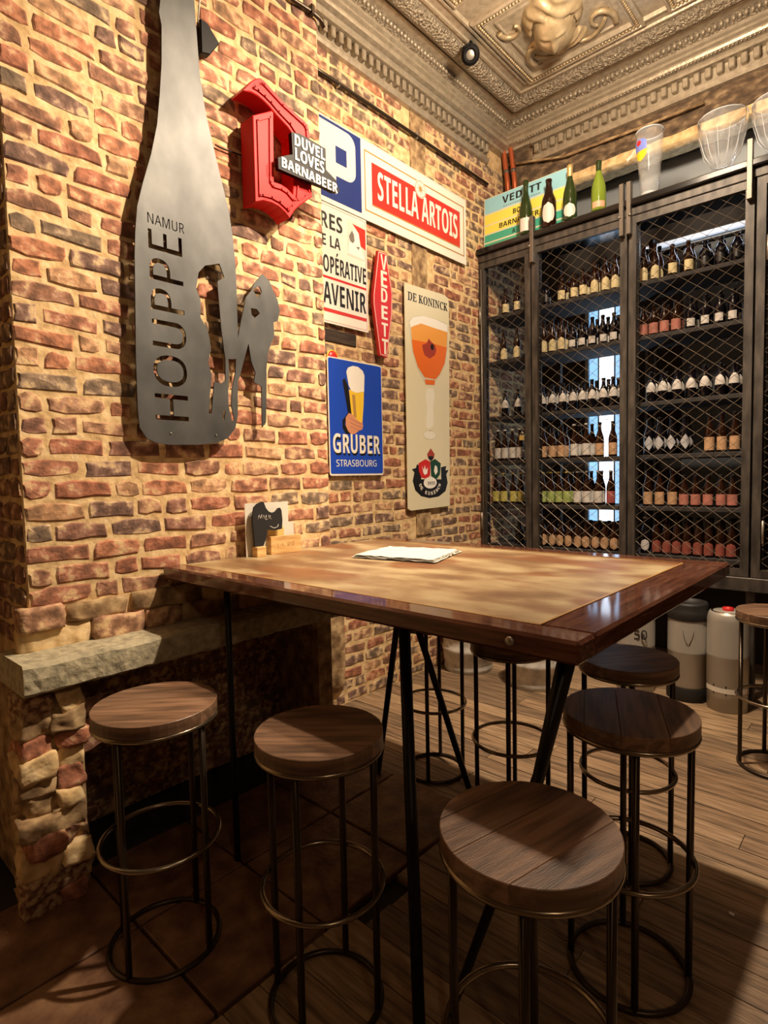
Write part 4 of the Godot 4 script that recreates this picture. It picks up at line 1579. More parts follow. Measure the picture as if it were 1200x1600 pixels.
# ------------------------------------------------------------------ kegs
func build_kegs() -> void:
	var squat := [Vector2(0, 0.03), Vector2(0.15, 0.03), Vector2(0.165, 0.0), Vector2(0.175, 0.0), Vector2(0.178, 0.03), Vector2(0.172, 0.06), Vector2(0.182, 0.075), Vector2(0.184, 0.14), Vector2(0.192, 0.15), Vector2(0.192, 0.175), Vector2(0.184, 0.185), Vector2(0.184, 0.26), Vector2(0.192, 0.27), Vector2(0.192, 0.295), Vector2(0.184, 0.305), Vector2(0.182, 0.36), Vector2(0.172, 0.375), Vector2(0.178, 0.4), Vector2(0.178, 0.435), Vector2(0.168, 0.435), Vector2(0.165, 0.4), Vector2(0.03, 0.385), Vector2(0.03, 0.405), Vector2(0, 0.41)]
	for a: Array in [[-2.385, -3.52, "squat steel beer keg against the brick wall, below the cage"], [-1.85, -3.53, "squat steel beer keg with a white paper band round it"]]:
		var t := thing("beer_keg", a[2], "keg", Vector3(a[0], 0, a[1]), 0.4, "squat kegs under the cage")
		part(t, "shell", lathe(squat, 32), M.keg)
		part(t, "handle_hole", boxab(Vector3(-0.045, 0.4, 0.17), Vector3(0.045, 0.42, 0.181), 0.003), M.rubber)
		if a[0] > -2.0:
			part(t, "paper_band", label_mesh(squat, 0.305, 0.355, 1.3, "rect"), M.paper)
	# slim kegs
	var slim := [Vector2(0, 0.03), Vector2(0.1, 0.03), Vector2(0.108, 0.0), Vector2(0.114, 0.0), Vector2(0.114, 0.09), Vector2(0.117, 0.1), Vector2(0.117, 0.3), Vector2(0.1185, 0.305), Vector2(0.117, 0.31), Vector2(0.117, 0.5), Vector2(0.11, 0.53), Vector2(0.1, 0.545), Vector2(0.0, 0.55)]
	var k1 := thing("slim_keg", "slim pale keg with black rubber rims at top and bottom", "keg", Vector3(-1.0, 0, -3.92), 0.25, "slim kegs under the cage")
	part(k1, "shell", lathe(slim, 28), M.keg_matt)
	part(k1, "base_rim", lathe([Vector2(0.118, 0.0), Vector2(0.122, 0.01), Vector2(0.122, 0.075), Vector2(0.118, 0.085)], 28), M.rubber)
	part(k1, "top_rim", lathe([Vector2(0.12, 0.505), Vector2(0.123, 0.52), Vector2(0.118, 0.56), Vector2(0.11, 0.575), Vector2(0.112, 0.595), Vector2(0.105, 0.61), Vector2(0.09, 0.61), Vector2(0.088, 0.56)], 28), M.rubber)
	part(k1, "valve", lathe([Vector2(0, 0.55), Vector2(0.03, 0.55), Vector2(0.03, 0.58), Vector2(0, 0.585)], 16), M.chrome)
	# antlers emblem: two bent strokes
	for s: float in [-1.0, 1.0]:
		var pts := []
		for k in 8:
			var q := k / 7.0
			var an := s * (0.03 + 0.22 * sin(q * 1.5))
			pts.append(Vector3(sin(an) * 0.118, 0.36 + q * 0.09, cos(an) * 0.118))
		part(k1, "emblem", tube(pts, 0.0022, 5), M.grey_print)
	var k2 := thing("slim_keg", "slim steel keg with a black and white band near its foot", "keg", Vector3(-0.772, 0, -3.87), 0.15, "slim kegs under the cage")
	var s2 := []
	for v: Vector2 in slim:
		s2.append(Vector2(v.x * 0.94, v.y * 1.08))
	part(k2, "shell", lathe(s2, 28), M.keg_matt)
	part(k2, "band", label_mesh(s2, 0.105, 0.165, 3.14, "rect"), M.rubber)
	part(k2, "band_print", label_mesh([Vector2(0, 0), Vector2(0.111, 0.0), Vector2(0.111, 0.3), Vector2(0, 0.3)], 0.12, 0.15, 1.2, "rect"), M.paper)
	part(k2, "neck_ring", tube(circle_pts(Vector3(0, 0.585, 0), 0.085, 28), 0.008, 8, true), M.chrome)
	part(k2, "valve", lathe([Vector2(0, 0.58), Vector2(0.03, 0.58), Vector2(0.03, 0.61), Vector2(0, 0.615)], 16), M.red)
	var k3 := thing("slim_keg", "slim pale keg with black figures, half hidden by the table", "keg", Vector3(-1.3, 0, -3.86), 0.3, "slim kegs under the cage")
	part(k3, "shell", lathe(slim, 28), M.keg_matt)
	part(k3, "top_rim", lathe([Vector2(0.12, 0.505), Vector2(0.123, 0.52), Vector2(0.118, 0.56), Vector2(0.105, 0.58), Vector2(0.09, 0.58), Vector2(0.088, 0.55)], 28), M.keg_matt)
	letters(k3, "50", font_sans, -0.005, 0.36, 0.07, 0.42, 0.113, M.ink, 0.006)

# ------------------------------------------------------------------ things on the table
func build_table_things() -> void:
	# folded paper
	var c := [ony(549, 871, TT), ony(607, 857, TT), ony(721, 862, TT), ony(680, 880, TT)]
	var ctr: Vector3 = (c[0] + c[1] + c[2] + c[3]) / 4.0
	var t := thing("folded_paper", "crumpled folded white paper lying flat on the table", "paper", Vector3(ctr.x, TT - 0.002, ctr.z))
	var nz := FastNoiseLite.new()
	nz.seed = 3
	nz.frequency = 9.0
	for ly in 3:
		var st := SurfaceTool.new()
		st.begin(Mesh.PRIMITIVE_TRIANGLES)
		st.set_smooth_group(-1)
		var n := 14
		var shrink := 1.0 - ly * 0.025
		var at := func(i: int, j: int, up: float) -> Vector3:
			var a := float(i) / n
			var b := float(j) / n
			var p: Vector3 = ((c[0] as Vector3).lerp(c[1], b)).lerp((c[3] as Vector3).lerp(c[2], b), a) - ctr
			p *= shrink
			p.y = 0.001 + ly * 0.0045 + up + (nz.get_noise_2d(p.x * 2 + ly, p.z * 2) + 0.6) * 0.004
			p.x += nz.get_noise_2d(p.z * 3, ly * 5.0) * 0.006
			p.z += nz.get_noise_2d(p.x * 3, ly * 5.0 + 9) * 0.006
			return p
		for i in n:
			for j in n:
				quad(st, at.call(i, j, 0.0015), at.call(i + 1, j, 0.0015), at.call(i + 1, j + 1, 0.0015), at.call(i, j + 1, 0.0015))
				quad(st, at.call(i, j + 1, 0.0), at.call(i + 1, j + 1, 0.0), at.call(i + 1, j, 0.0), at.call(i, j, 0.0))
		part(t, "sheet", done(st), M.paper)
	# wooden card box
	var a := ony(424, 867, TT - 0.003)
	var b := ony(471, 861, TT - 0.003)
	var fw := a.distance_to(b)
	var turn := atan2(-(b.z - a.z), b.x - a.x)
	var bx := thing("card_box", "small beech wood box holding cards on the table", "box", a, turn)
	var hh := 0.082
	var dp := 0.075
	part(bx, "front_panel", boxab(Vector3(0, 0, -0.008), Vector3(fw, hh, 0), 0.001), M.beech)
	part(bx, "back_panel", boxab(Vector3(0, 0, -dp), Vector3(fw, hh, -dp + 0.008), 0.001), M.beech)
	part(bx, "side_panel", boxab(Vector3(0, 0, -dp + 0.008), Vector3(0.008, hh, -0.008), 0.001), M.beech)
	part(bx, "side_panel", boxab(Vector3(fw - 0.008, 0, -dp + 0.008), Vector3(fw, hh, -0.008), 0.001), M.beech)
	part(bx, "bottom", boxab(Vector3(0.008, 0, -dp + 0.008), Vector3(fw - 0.008, 0.006, -0.008)), M.beech)
	for st: Array in [[[0.2, 0.62], [0.23, 0.4], [0.26, 0.62]], [[0.3, 0.5], [0.33, 0.5]], [[0.37, 0.42], [0.37, 0.62]], [[0.42, 0.42], [0.42, 0.62], [0.47, 0.42], [0.47, 0.62]], [[0.55, 0.42], [0.55, 0.62], [0.6, 0.58], [0.6, 0.46], [0.55, 0.42]], [[0.65, 0.42], [0.65, 0.62]], [[0.71, 0.62], [0.7, 0.45], [0.74, 0.43], [0.76, 0.6], [0.71, 0.62]]]:
		var mk := []
		for q: Array in st:
			mk.append(Vector3(fw * q[0], hh * q[1], 0.0002))
		part(bx, "branded_mark", tube(mk, 0.0011, 4), M.wood_print)
	var inside := bx.transform
	var k1 := thing("paper_card", "yellow paper cards standing in the wooden box", "card", inside * Vector3(fw * 0.27, 0.007, -0.03), turn)
	part(k1, "card", slab(PackedVector2Array([Vector2(-0.042, 0), Vector2(0.045, 0), Vector2(0.045, 0.112), Vector2(0.012, 0.1), Vector2(-0.02, 0.108), Vector2(-0.042, 0.12)]), -0.004, 0.004), M.kraft)
	var k2 := thing("paper_card", "white paper cards standing in the wooden box", "card", inside * Vector3(fw * 0.68, 0.007, -0.045), turn)
	part(k2, "card", slab(PackedVector2Array([Vector2(-0.04, 0), Vector2(0.046, 0), Vector2(0.04, 0.132), Vector2(0.0, 0.136), Vector2(-0.034, 0.118)]), -0.005, 0.005), M.paper)
	# black board shaped like a cat's ears, with chalk writing, and the white card behind it
	set_wall(XC + 0.075, 412, 862)
	var cat := wall_thing("chalk_board", "small black chalkboard with two ear shaped tips on a wooden foot", "chalkboard")
	cat.position.y = TT - 0.003
	sg_o = cat.position
	wpoly(cat, "board", [[394.5, 803], [396, 793], [401, 787.5], [408, 784], [411, 784], [413, 789], [415, 794], [419, 799], [425, 801.5], [430, 799], [434, 794], [437, 793.2], [439, 797], [440.5, 812], [440, 826], [430, 828.5], [417, 828], [416, 838], [410, 856], [398, 856], [396, 836], [394, 815]], -0.004, 0.004, M.slate)
	var kz := W(404, 854)
	part(cat, "foot", box(Vector3(0.05, maxf(kz.y, 0.02), 0.04), 0.002), M.beech, Vector3(W(405, 860).x, 0, 0.0))
	for st: Array in [[[402, 812], [404, 805], [406, 810], [408, 804], [409, 811]], [[411, 805], [412, 811]], [[415, 805], [414, 812], [417, 811]], [[419, 811], [419, 805], [422, 806], [420, 808], [423, 811]], [[421, 822], [427, 825], [433, 823], [434, 819]]]:
		var pts := []
		for q: Array in st:
			var w := W(q[0], q[1])
			pts.append(Vector3(w.x, w.y, 0.0045))
		part(cat, "chalk_stroke", tube(pts, 0.0011, 5), M.foam)
	set_wall(XC + 0.045, 418, 850)
	var wc := wall_thing("white_card", "plain white card leaning on the brick behind the chalkboard", "card")
	wc.position.y = TT - 0.003
	sg_o = wc.position
	var l0 := W(384, 849)
	var r0 := W(451, 843)
	var tl := W(383, 787)
	part(wc, "card", slab(rect2(l0.x, 0.0, r0.x, tl.y), -0.0015, 0.0015), M.paper)

# ------------------------------------------------------------------ wall frame helpers
var sg_o: Vector3
var sg_x: float

func set_wall(x: float, px: float, py: float) -> void:
	sg_x = x
	sg_o = onx(px, py, x)

func wall_thing(called: String, label: String, category: String, group: String = "") -> Node3D:
	var t := thing(called, label, category, sg_o, 0.0, group)
	t.basis = Basis(Vector3.FORWARD, Vector3.UP, Vector3.RIGHT)
	return t

func W(px: float, py: float) -> Vector2:
	var p := onx(px, py, sg_x)
	return Vector2(-(p.z - sg_o.z), p.y - sg_o.y)

func wlist(px: Array) -> PackedVector2Array:
	var out := PackedVector2Array()
	for q: Array in px:
		out.append(W(q[0], q[1]))
	return out

func wpoly(parent: Node, called: String, px: Array, z0: float, z1: float, mt: Material, cham: float = 0.0, label: String = "") -> MeshInstance3D:
	return part(parent, called, slab(wlist(px), z0, z1, cham), mt, Vector3.ZERO, label)

# lettering placed by the pixels of its lower left, upper left and lower right corners
func wletters3(parent: Node, what: String, font: Font, q: Array, z: float, mt: Material, depth: float = 0.001) -> MeshInstance3D:
	var ll := W(q[0][0], q[0][1])
	var ul := W(q[1][0], q[1][1])
	var lr := W(q[2][0], q[2][1])
	return letters(parent, what, font, ll.x, ll.y, lr.x, ul.y, z, mt, depth)

func zoomed(ox: float, oy: float, s: float, pts: Array) -> Array:
	var out := []
	for q: Array in pts:
		out.append([ox + q[0] / s, oy + q[1] / s])
	return out

func wletters(parent: Node, what: String, font: Font, x0: float, y0: float, x1: float, y1: float, z: float, mt: Material, depth: float = 0.001) -> MeshInstance3D:
	# x0, y0: pixel of the lower left corner; x1, y1: of the upper right corner
	var a := W(x0, y0)
	var b := W(x1, y1)
	return letters(parent, what, font, a.x, a.y, b.x, b.y, z, mt, depth)

# ------------------------------------------------------------------ signs on the recessed wall
func build_wall_signs() -> void:
	var xs := XA + 0.026
	# P and STELLA ARTOIS
	set_wall(xs, 620, 380)
	var s := wall_thing("enamel_sign", "long enamel sign with a blue P panel and a red field lettered STELLA ARTOIS", "sign")
	var ur := W(727.5, 366).x
	var um := W(565, 270).x
	var vt := (W(727.5, 316).y + W(565, 213).y + W(510, 181).y) / 3.0
	var vb := (W(727.5, 416).y + W(565, 338.8).y) / 2.0
	var ul := um - (ur - um) * 0.62
	part(s, "panel", slab(rect2(ul, vb, ur, vt), -0.003, 0.0), M.white)
	part(s, "rim", frame_ring(ul, vb, ur, vt, 0.006, 0.0, 0.0025), M.white)
	var hgt := vt - vb
	part(s, "blue_field", slab(rect2(ul + 0.02, vb + hgt * 0.06, um - 0.006, vt - hgt * 0.02), 0.0, 0.0012), M.blue)
	var ub := W(555, 250).x
	var c0 := W(524, 245).x
	var c1 := W(541, 245).x
	var tk := ub - c1
	var pv1 := W(541, 208).y
	var pv0 := W(541, 283).y
	var cv1 := W(532, 232).y
	var cv0 := W(532, 258).y
	var stem0 := c0 - tk * 1.9
	var sb := W(530, 306).y
	var rr := tk * 0.9
	var pp := PackedVector2Array([Vector2(stem0, sb), Vector2(c0, sb), Vector2(c0, pv0), Vector2(ub - rr, pv0)])
	for k in 7:
		var an := -PI / 2 + k * PI / 12
		pp.append(Vector2(ub - rr + cos(an) * rr, pv0 + rr + sin(an) * rr))
	for k in 7:
		var an := k * PI / 12
		pp.append(Vector2(ub - rr + cos(an) * rr, pv1 - rr + sin(an) * rr))
	pp.append(Vector2(stem0, pv1))
	part(s, "letter_p", slab(pp, 0.0012, 0.0022), M.white)
	part(s, "letter_counter", slab(rect2(c0, cv0, c1, cv1), 0.0022, 0.0028), M.blue)
	# the white half
	var g0 := W(569, 260).x
	var g1 := W(725, 366).x
	var gm := hgt * 0.12
	part(s, "gold_line", frame_ring(g0, vb + gm, g1, vt - gm, 0.009, 0.0, 0.001), M.gold)
	var r0 := W(581, 290).x
	var r1 := W(718.5, 366).x
	var q0 := vb + hgt * 0.235
	var q1 := vt - hgt * 0.235
	part(s, "red_field", slab(rect2(r0, q0, r1, q1), 0.0, 0.001), M.stella_red)
	part(s, "gold_line", boxab(Vector3(r0, q0 - 0.008, 0), Vector3(r1, q0, 0.001)), M.gold)
	letters(s, "STELLA ARTOIS", font_bold, r0 + (r1 - r0) * 0.055, q0 + (q1 - q0) * 0.18, r1 - (r1 - r0) * 0.035, q1 - (q1 - q0) * 0.13, 0.001, M.white, 0.001)
	var ec := Vector2((r0 + r1) / 2 + 0.01, q1 + 0.005)
	part(s, "emblem_disc", slab(oval2(ec, hgt * 0.125, hgt * 0.125, 28), 0.0, 0.0016), M.white)
	part(s, "emblem_ring", ring2(ec, hgt * 0.115, hgt * 0.105, 0.0016, 0.002), M.gold)
	var star := PackedVector2Array()
	for k in 16:
		var rad := hgt * (0.09 if k % 2 == 0 else 0.025)
		star.append(ec + Vector2(cos(TAU * k / 16), sin(TAU * k / 16)) * rad)
	part(s, "emblem_star", slab(star, 0.0016, 0.0022), M.gold)
	# L'AVENIR
	set_wall(xs, 540, 500)
	s = wall_thing("enamel_sign", "white enamel sign with black lettering ending in AVENIR and a dog picture", "sign")
	var a1 := W(574, 430).x
	var at := (W(574, 343).y + W(515, 322).y) / 2.0
	var ab := (W(574, 519).y + W(515, 506).y) / 2.0
	var aw := 0.66
	part(s, "panel", slab(rect2(a1 - aw, ab, a1, at, 0.006), -0.003, 0.0, 0.001), M.white)
	part(s, "red_line", frame_ring(a1 - aw + 0.012, ab + 0.012, a1 - 0.012, at - 0.012, 0.002, 0.0, 0.0006), M.red)
	var ah := at - ab
	var vv := func(t: float) -> float: return at - ah * t
	letters(s, "BIERES", font_bold, W(505, 370).x - 0.2, vv.call(0.21), W(535, 370).x, vv.call(0.075), 0.0, M.ink, 0.001)
	letters(s, "DE LA", font_bold, W(512, 390).x - 0.1, vv.call(0.355), W(532, 390).x, vv.call(0.26), 0.0, M.ink, 0.001)
	letters(s, "COOPÉRATIVE", font_bold, W(513, 430).x - 0.135, vv.call(0.575), W(572, 440).x, vv.call(0.39), 0.0, M.ink, 0.001)
	letters(s, "L'AVENIR", font_bold, W(514, 470).x - 0.115, vv.call(0.835), W(572, 480).x, vv.call(0.655), 0.0, M.ink, 0.001)
	part(s, "red_line", boxab(Vector3(a1 - aw + 0.02, vv.call(0.625), 0), Vector3(a1 - 0.014, vv.call(0.605), 0.0008)), M.red)
	part(s, "red_line", boxab(Vector3(a1 - aw + 0.02, vv.call(0.905), 0), Vector3(a1 - 0.016, vv.call(0.875), 0.0008)), M.stella_red)
	# portrait of a white dog before a red ground
	var d0 := W(543, 380).x
	var d1 := W(571, 380).x
	part(s, "picture_ground", slab(rect2(d0, vv.call(0.37), d1, vv.call(0.055)), 0.0, 0.0006), M.paper)
	part(s, "picture_ground", slab(PackedVector2Array([Vector2(lerpf(d0, d1, 0.28), vv.call(0.08)), Vector2(d1, vv.call(0.09)), Vector2(d1, vv.call(0.27)), Vector2(lerpf(d0, d1, 0.72), vv.call(0.25)), Vector2(lerpf(d0, d1, 0.62), vv.call(0.14))]), 0.0006, 0.001), M.stella_red)
	part(s, "picture_dog", slab(PackedVector2Array([Vector2(d0, vv.call(0.35)), Vector2(lerpf(d0, d1, 0.1), vv.call(0.24)), Vector2(lerpf(d0, d1, 0.2), vv.call(0.15)), Vector2(lerpf(d0, d1, 0.4), vv.call(0.12)), Vector2(lerpf(d0, d1, 0.62), vv.call(0.15)), Vector2(lerpf(d0, d1, 0.7), vv.call(0.25)), Vector2(lerpf(d0, d1, 0.95), vv.call(0.36))]), 0.001, 0.0014), M.foam)
	part(s, "picture_patch", slab(PackedVector2Array([Vector2(lerpf(d0, d1, 0.08), vv.call(0.2)), Vector2(lerpf(d0, d1, 0.25), vv.call(0.14)), Vector2(lerpf(d0, d1, 0.35), vv.call(0.17)), Vector2(lerpf(d0, d1, 0.38), vv.call(0.225)), Vector2(lerpf(d0, d1, 0.28), vv.call(0.25)), Vector2(lerpf(d0, d1, 0.14), vv.call(0.24))]), 0.0014, 0.0017), M.grey_print)
	part(s, "picture_patch", slab(PackedVector2Array([Vector2(lerpf(d0, d1, 0.45), vv.call(0.27)), Vector2(lerpf(d0, d1, 0.66), vv.call(0.26)), Vector2(lerpf(d0, d1, 0.6), vv.call(0.29))]), 0.0014, 0.0017), M.grey_print)
	# red lozenge VEDETT
	set_wall(xs + 0.02, 598, 470)
	s = wall_thing("enamel_sign", "tall narrow red lozenge sign with white letters VEDETT down it", "sign")
	var lz := zoomed(490, 160, 4.0, [[402, 925], [455, 942], [495, 1200], [492, 1330], [462, 1596], [414, 1582], [372, 1255], [372, 1200]])
	wpoly(s, "panel", lz, -0.02, 0.0, M.red, 0.002)
	var inner := Geometry2D.offset_polygon(wlist(lz), -0.009)
	if inner.size() > 0:
		part(s, "white_line", ring_between(inner[0], 0.004, 0.0, 0.0008), M.white)
	var ly := [[1040, 962], [1150, 1062], [1245, 1170], [1352, 1278], [1460, 1384], [1570, 1484]]
	for k in 6:
		var cx := 436.0 + k * 1.8
		wletters(s, "VEDETT"[k], font_bold, 490 + (cx - 17) / 4.0, 160 + ly[k][0] / 4.0, 490 + (cx + 20) / 4.0, 160 + ly[k][1] / 4.0, 0.0, M.white, 0.0012)
	# GRUBER
	set_wall(xs, 558, 743)
	s = wall_thing("enamel_sign", "blue enamel sign of a hand with a tall beer, lettered GRUBER STRASBOURG", "sign")
	var gu1 := W(597.5, 650).x
	var gu0 := W(517, 650).x - 0.02
	var gv1 := (W(521.5, 557.4).y + W(593.6, 571.9).y) / 2.0
	part(s, "panel", slab(rect2(gu0, 0.0, gu1, gv1, 0.015), -0.003, 0.0, 0.001), M.white)
	part(s, "blue_field", slab(rect2(gu0 + 0.008, 0.012, gu1 - 0.006, gv1 - 0.007, 0.012), 0.0, 0.0008), M.gruber)
	var gz := func(p: Array) -> Array: return zoomed(430, 540, 4.8, p)
	wpoly(s, "print_shadow", gz.call([[503, 260], [520, 243], [545, 300], [575, 500], [530, 560], [520, 590], [570, 660], [530, 665], [505, 620], [503, 560], [545, 505]]), 0.0008, 0.0011, M.ink)
	wpoly(s, "print_beer", gz.call([[552, 330], [665, 330], [662, 440], [652, 590], [610, 600], [575, 545]]), 0.0008, 0.0014, M.yellow)
	wpoly(s, "print_foam", gz.call([[532, 195], [545, 165], [580, 152], [620, 160], [655, 190], [668, 225], [665, 345], [610, 355], [570, 340], [550, 300]]), 0.0014, 0.0018, M.foam)
	wpoly(s, "print_beer", gz.call([[575, 365], [598, 372], [610, 545], [588, 530]]), 0.0014, 0.0017, M.gold)
	wpoly(s, "print_hand", gz.call([[527, 540], [550, 505], [580, 520], [600, 545], [630, 570], [655, 580], [657, 605], [650, 630], [625, 640], [600, 660], [570, 668], [545, 640], [528, 600]]), 0.0018, 0.0022, M.skin)
	for fl: Array in [[[560, 545], [605, 570], [650, 592]], [[560, 575], [600, 598], [648, 612]], [[565, 605], [600, 625], [628, 636]]]:
		var pts := []
		for q: Array in gz.call(fl):
			var w := W(q[0], q[1])
			pts.append(Vector3(w.x, w.y, 0.0022))
		part(s, "print_line", tube(pts, 0.0012, 4), M.skin_dark)
	wletters(s, "GRUBER", font_bold, 521.5, 711, 594, 685, 0.0009, M.ink, 0.0008)
	wletters(s, "GRUBER", font_bold, 520.5, 707.5, 593, 681, 0.0017, M.white, 0.0008)
	wletters(s, "STRASBOURG", font_sans, 525.5, 729, 588, 719, 0.0008, M.white, 0.0008)
	# DE KONINCK
	set_wall(xs + 0.004, 672, 795)
	s = wall_thing("enamel_sign", "tall cream sign with a goblet of amber beer, lettered DE KONINCK", "sign")
	var dk := func(p: Array) -> Array: return zoomed(490, 400, 3.811, p)
	var outline := wlist(dk.call([[540, 158], [780, 232], [800, 250], [806, 280], [812, 1488], [580, 1517], [562, 1505]]))
	part(s, "panel", slab(outline, -0.005, 0.0, 0.001), M.cream)
	var kt := letters_quad(s, "DE KONINCK", font_serif_bold, W(637, 468.5), W(699, 486), W(637, 454), W(699, 474.5), 0.0, M.ink)
	kt.name = "lettering"
	wpoly(s, "print_glass", dk.call([[567, 385], [590, 360], [640, 352], [720, 372], [790, 398], [802, 430], [798, 560], [785, 640], [760, 700], [725, 745], [722, 770], [665, 768], [650, 735], [615, 670], [585, 570], [570, 450]]), 0.0, 0.0006, M.glass_print)
	wpoly(s, "print_beer", dk.call([[578, 405], [640, 398], [720, 425], [796, 452], [792, 550], [585, 505]]), 0.0006, 0.001, M.amber_light)
	wpoly(s, "print_beer", dk.call([[583, 497], [700, 520], [793, 545], [780, 640], [750, 705], [725, 735], [660, 722], [620, 660], [592, 570]]), 0.001, 0.0014, M.amber)
	wpoly(s, "print_beer", dk.call([[660, 735], [722, 740], [720, 768], [668, 765]]), 0.001, 0.0014, M.amber)
	wpoly(s, "print_foam", dk.call([[570, 395], [590, 365], [650, 356], [730, 380], [795, 412], [797, 455], [720, 430], [640, 402], [600, 415], [578, 425]]), 0.001, 0.0013, M.foam)
	wpoly(s, "print_badge", dk.call([[645, 530], [672, 520], [685, 492], [700, 512], [722, 530], [730, 560], [722, 590], [690, 612], [660, 590], [650, 560]]), 0.0014, 0.0018, M.badge)
	part(s, "print_badge", slab(oval2(W(490 + 705 / 3.811, 400 + 543 / 3.811), 0.02, 0.022, 14), 0.0018, 0.002), M.ink)
	wpoly(s, "print_glass", dk.call([[672, 790], [712, 790], [722, 830], [712, 900], [714, 1010], [690, 1030], [668, 1020], [676, 900], [664, 830]]), 0.0, 0.0006, M.glass_print_light)
	part(s, "print_glass", slab(oval2(W(490 + 692 / 3.811, 400 + 1066 / 3.811), 0.075, 0.034, 24), 0.0, 0.0006), M.glass_print_light)
	part(s, "print_glass", ring2o(W(490 + 692 / 3.811, 400 + 1066 / 3.811), 0.075, 0.034, 0.004, 0.0006, 0.001), M.glass_print)
	part(s, "print_stem", slab(oval2(W(490 + 694 / 3.811, 400 + 1040 / 3.811), 0.008, 0.004, 10), 0.001, 0.0014), M.gold)
	# crest
	wpoly(s, "crest_band", dk.call([[590, 1340], [600, 1290], [585, 1270], [610, 1262], [615, 1240], [640, 1255], [640, 1330], [760, 1330], [758, 1258], [790, 1250], [785, 1275], [803, 1275], [790, 1300], [798, 1350], [785, 1400], [745, 1432], [690, 1442], [640, 1430], [605, 1395]]), 0.0, 0.0006, M.ink)
	wpoly(s, "crest_shield", dk.call([[624, 1235], [665, 1210], [694, 1225], [694, 1300], [680, 1330], [640, 1318], [626, 1280]]), 0.0006, 0.001, M.red)
	wpoly(s, "crest_shield", dk.call([[694, 1225], [722, 1208], [757, 1235], [752, 1300], [730, 1332], [700, 1310]]), 0.0006, 0.001, M.green_print)
	wpoly(s, "crest_mark", dk.call([[645, 1250], [655, 1275], [662, 1245], [668, 1275], [680, 1260], [676, 1295], [662, 1305], [652, 1290]]), 0.001, 0.0013, M.foam)
	wpoly(s, "crest_mark", dk.call([[722, 1245], [735, 1255], [738, 1285], [725, 1305], [716, 1280]]), 0.001, 0.0013, M.foam)
	wpoly(s, "crest_crown", dk.call([[675, 1180], [685, 1165], [697, 1145], [710, 1165], [720, 1180], [715, 1205], [698, 1222], [682, 1205]]), 0.0006, 0.0012, M.badge)
	wpoly(s, "crest_crown", dk.call([[682, 1192], [713, 1192], [710, 1210], [698, 1220], [685, 1210]]), 0.0012, 0.0015, M.ink)
	part(s, "crest_band", slab(oval2(W(490 + 694 / 3.811, 400 + 1350 / 3.811), 0.077, 0.042, 24), 0.001, 0.0014), M.foam)
	letters(s, "1833", font_serif_bold, W(490 + 677 / 3.811, 755).x, W(672, 400 + 1362 / 3.811).y, W(490 + 722 / 3.811, 755).x, W(672, 400 + 1343 / 3.811).y, 0.0014, M.ink, 0.0006)
	var cc := W(490 + 694 / 3.811, 400 + 1345 / 3.811)
	var word := "DE KONINCK"
	for k in word.length():
		if word[k] == " ":
			continue
		var an := deg_to_rad(lerpf(188.0, 352.0, (k + 0.5) / word.length()))
		var cen := cc + Vector2(cos(an) * 0.118, sin(an) * 0.083)
		var l := letters(s, word[k], font_bold, -0.0105, -0.013, 0.0105, 0.013, 0.0006, M.white, 0.0006)
		var tilt := atan2(cos(an) * 0.083, -sin(an) * 0.118)
		l.transform = Transform3D(Basis(Vector3.BACK, tilt), Vector3(cen.x, cen.y, 0)) * l.transform
	# round cap behind the blue sign
	set_wall(xs - 0.005, 524, 557)
	s = wall_thing("wall_button", "small red and yellow rounded cap peeking over the blue beer sign", "cap")
	var rcap := part(s, "dome", lathe([Vector2(0.042, 0.0), Vector2(0.04, 0.008), Vector2(0.028, 0.016), Vector2(0.0, 0.019)], 24), M.red)
	rcap.transform = Transform3D(Basis(Vector3.RIGHT, PI / 2), Vector3(-0.01, -0.005, -0.02))
	var rr2 := part(s, "yellow_rim", tube(circle_pts(Vector3(0, 0.004, 0), 0.042, 24), 0.005, 6, true), M.yellow)
	rr2.transform = rcap.transform

func ring_between(poly: PackedVector2Array, w: float, z0: float, z1: float) -> ArrayMesh:
	var st := begin()
	var n := poly.size()
	for i in n:
		var a := poly[i]
		var b := poly[(i + 1) % n]
		var t := (b - a).normalized()
		if t.length() < 0.5:
			continue
		var nr := Vector2(-t.y, t.x) * w * 0.5
		add_slab(st, PackedVector2Array([a - nr - t * w * 0.4, b - nr + t * w * 0.4, b + nr + t * w * 0.4, a + nr - t * w * 0.4]), z0, z1)
	return done(st)

func ring2(c: Vector2, r1: float, r0: float, z0: float, z1: float) -> ArrayMesh:
	return ring2o(c, r1, r1, r1 - r0, z0, z1)

func ring2o(c: Vector2, rx: float, ry: float, w: float, z0: float, z1: float) -> ArrayMesh:
	var st := begin()
	var n := 32
	for k in n:
		var a := TAU * k / n
		var b := TAU * (k + 1) / n
		add_slab(st, PackedVector2Array([c + Vector2(cos(a) * rx, sin(a) * ry), c + Vector2(cos(b) * rx, sin(b) * ry), c + Vector2(cos(b) * (rx - w), sin(b) * (ry - w)), c + Vector2(cos(a) * (rx - w), sin(a) * (ry - w))]), z0, z1)
	return done(st)

# lettering sheared into a slanted box (lower left, lower right, upper left, upper right)
func letters_quad(parent: Node, what: String, font: Font, ll: Vector2, lr: Vector2, ul: Vector2, ur: Vector2, z: float, mt: Material) -> MeshInstance3D:
	var o := letters(parent, what, font, 0, 0, 1, 1, 0, mt, 0.001)
	var ex := ((lr - ll) + (ur - ul)) * 0.5
	var ey := ((ul - ll) + (ur - lr)) * 0.5
	o.transform = Transform3D(Basis(Vector3(ex.x, ex.y, 0), Vector3(ey.x, ey.y, 0), Vector3(0, 0, 1)), Vector3(ll.x, ll.y, z)) * o.transform
	return o

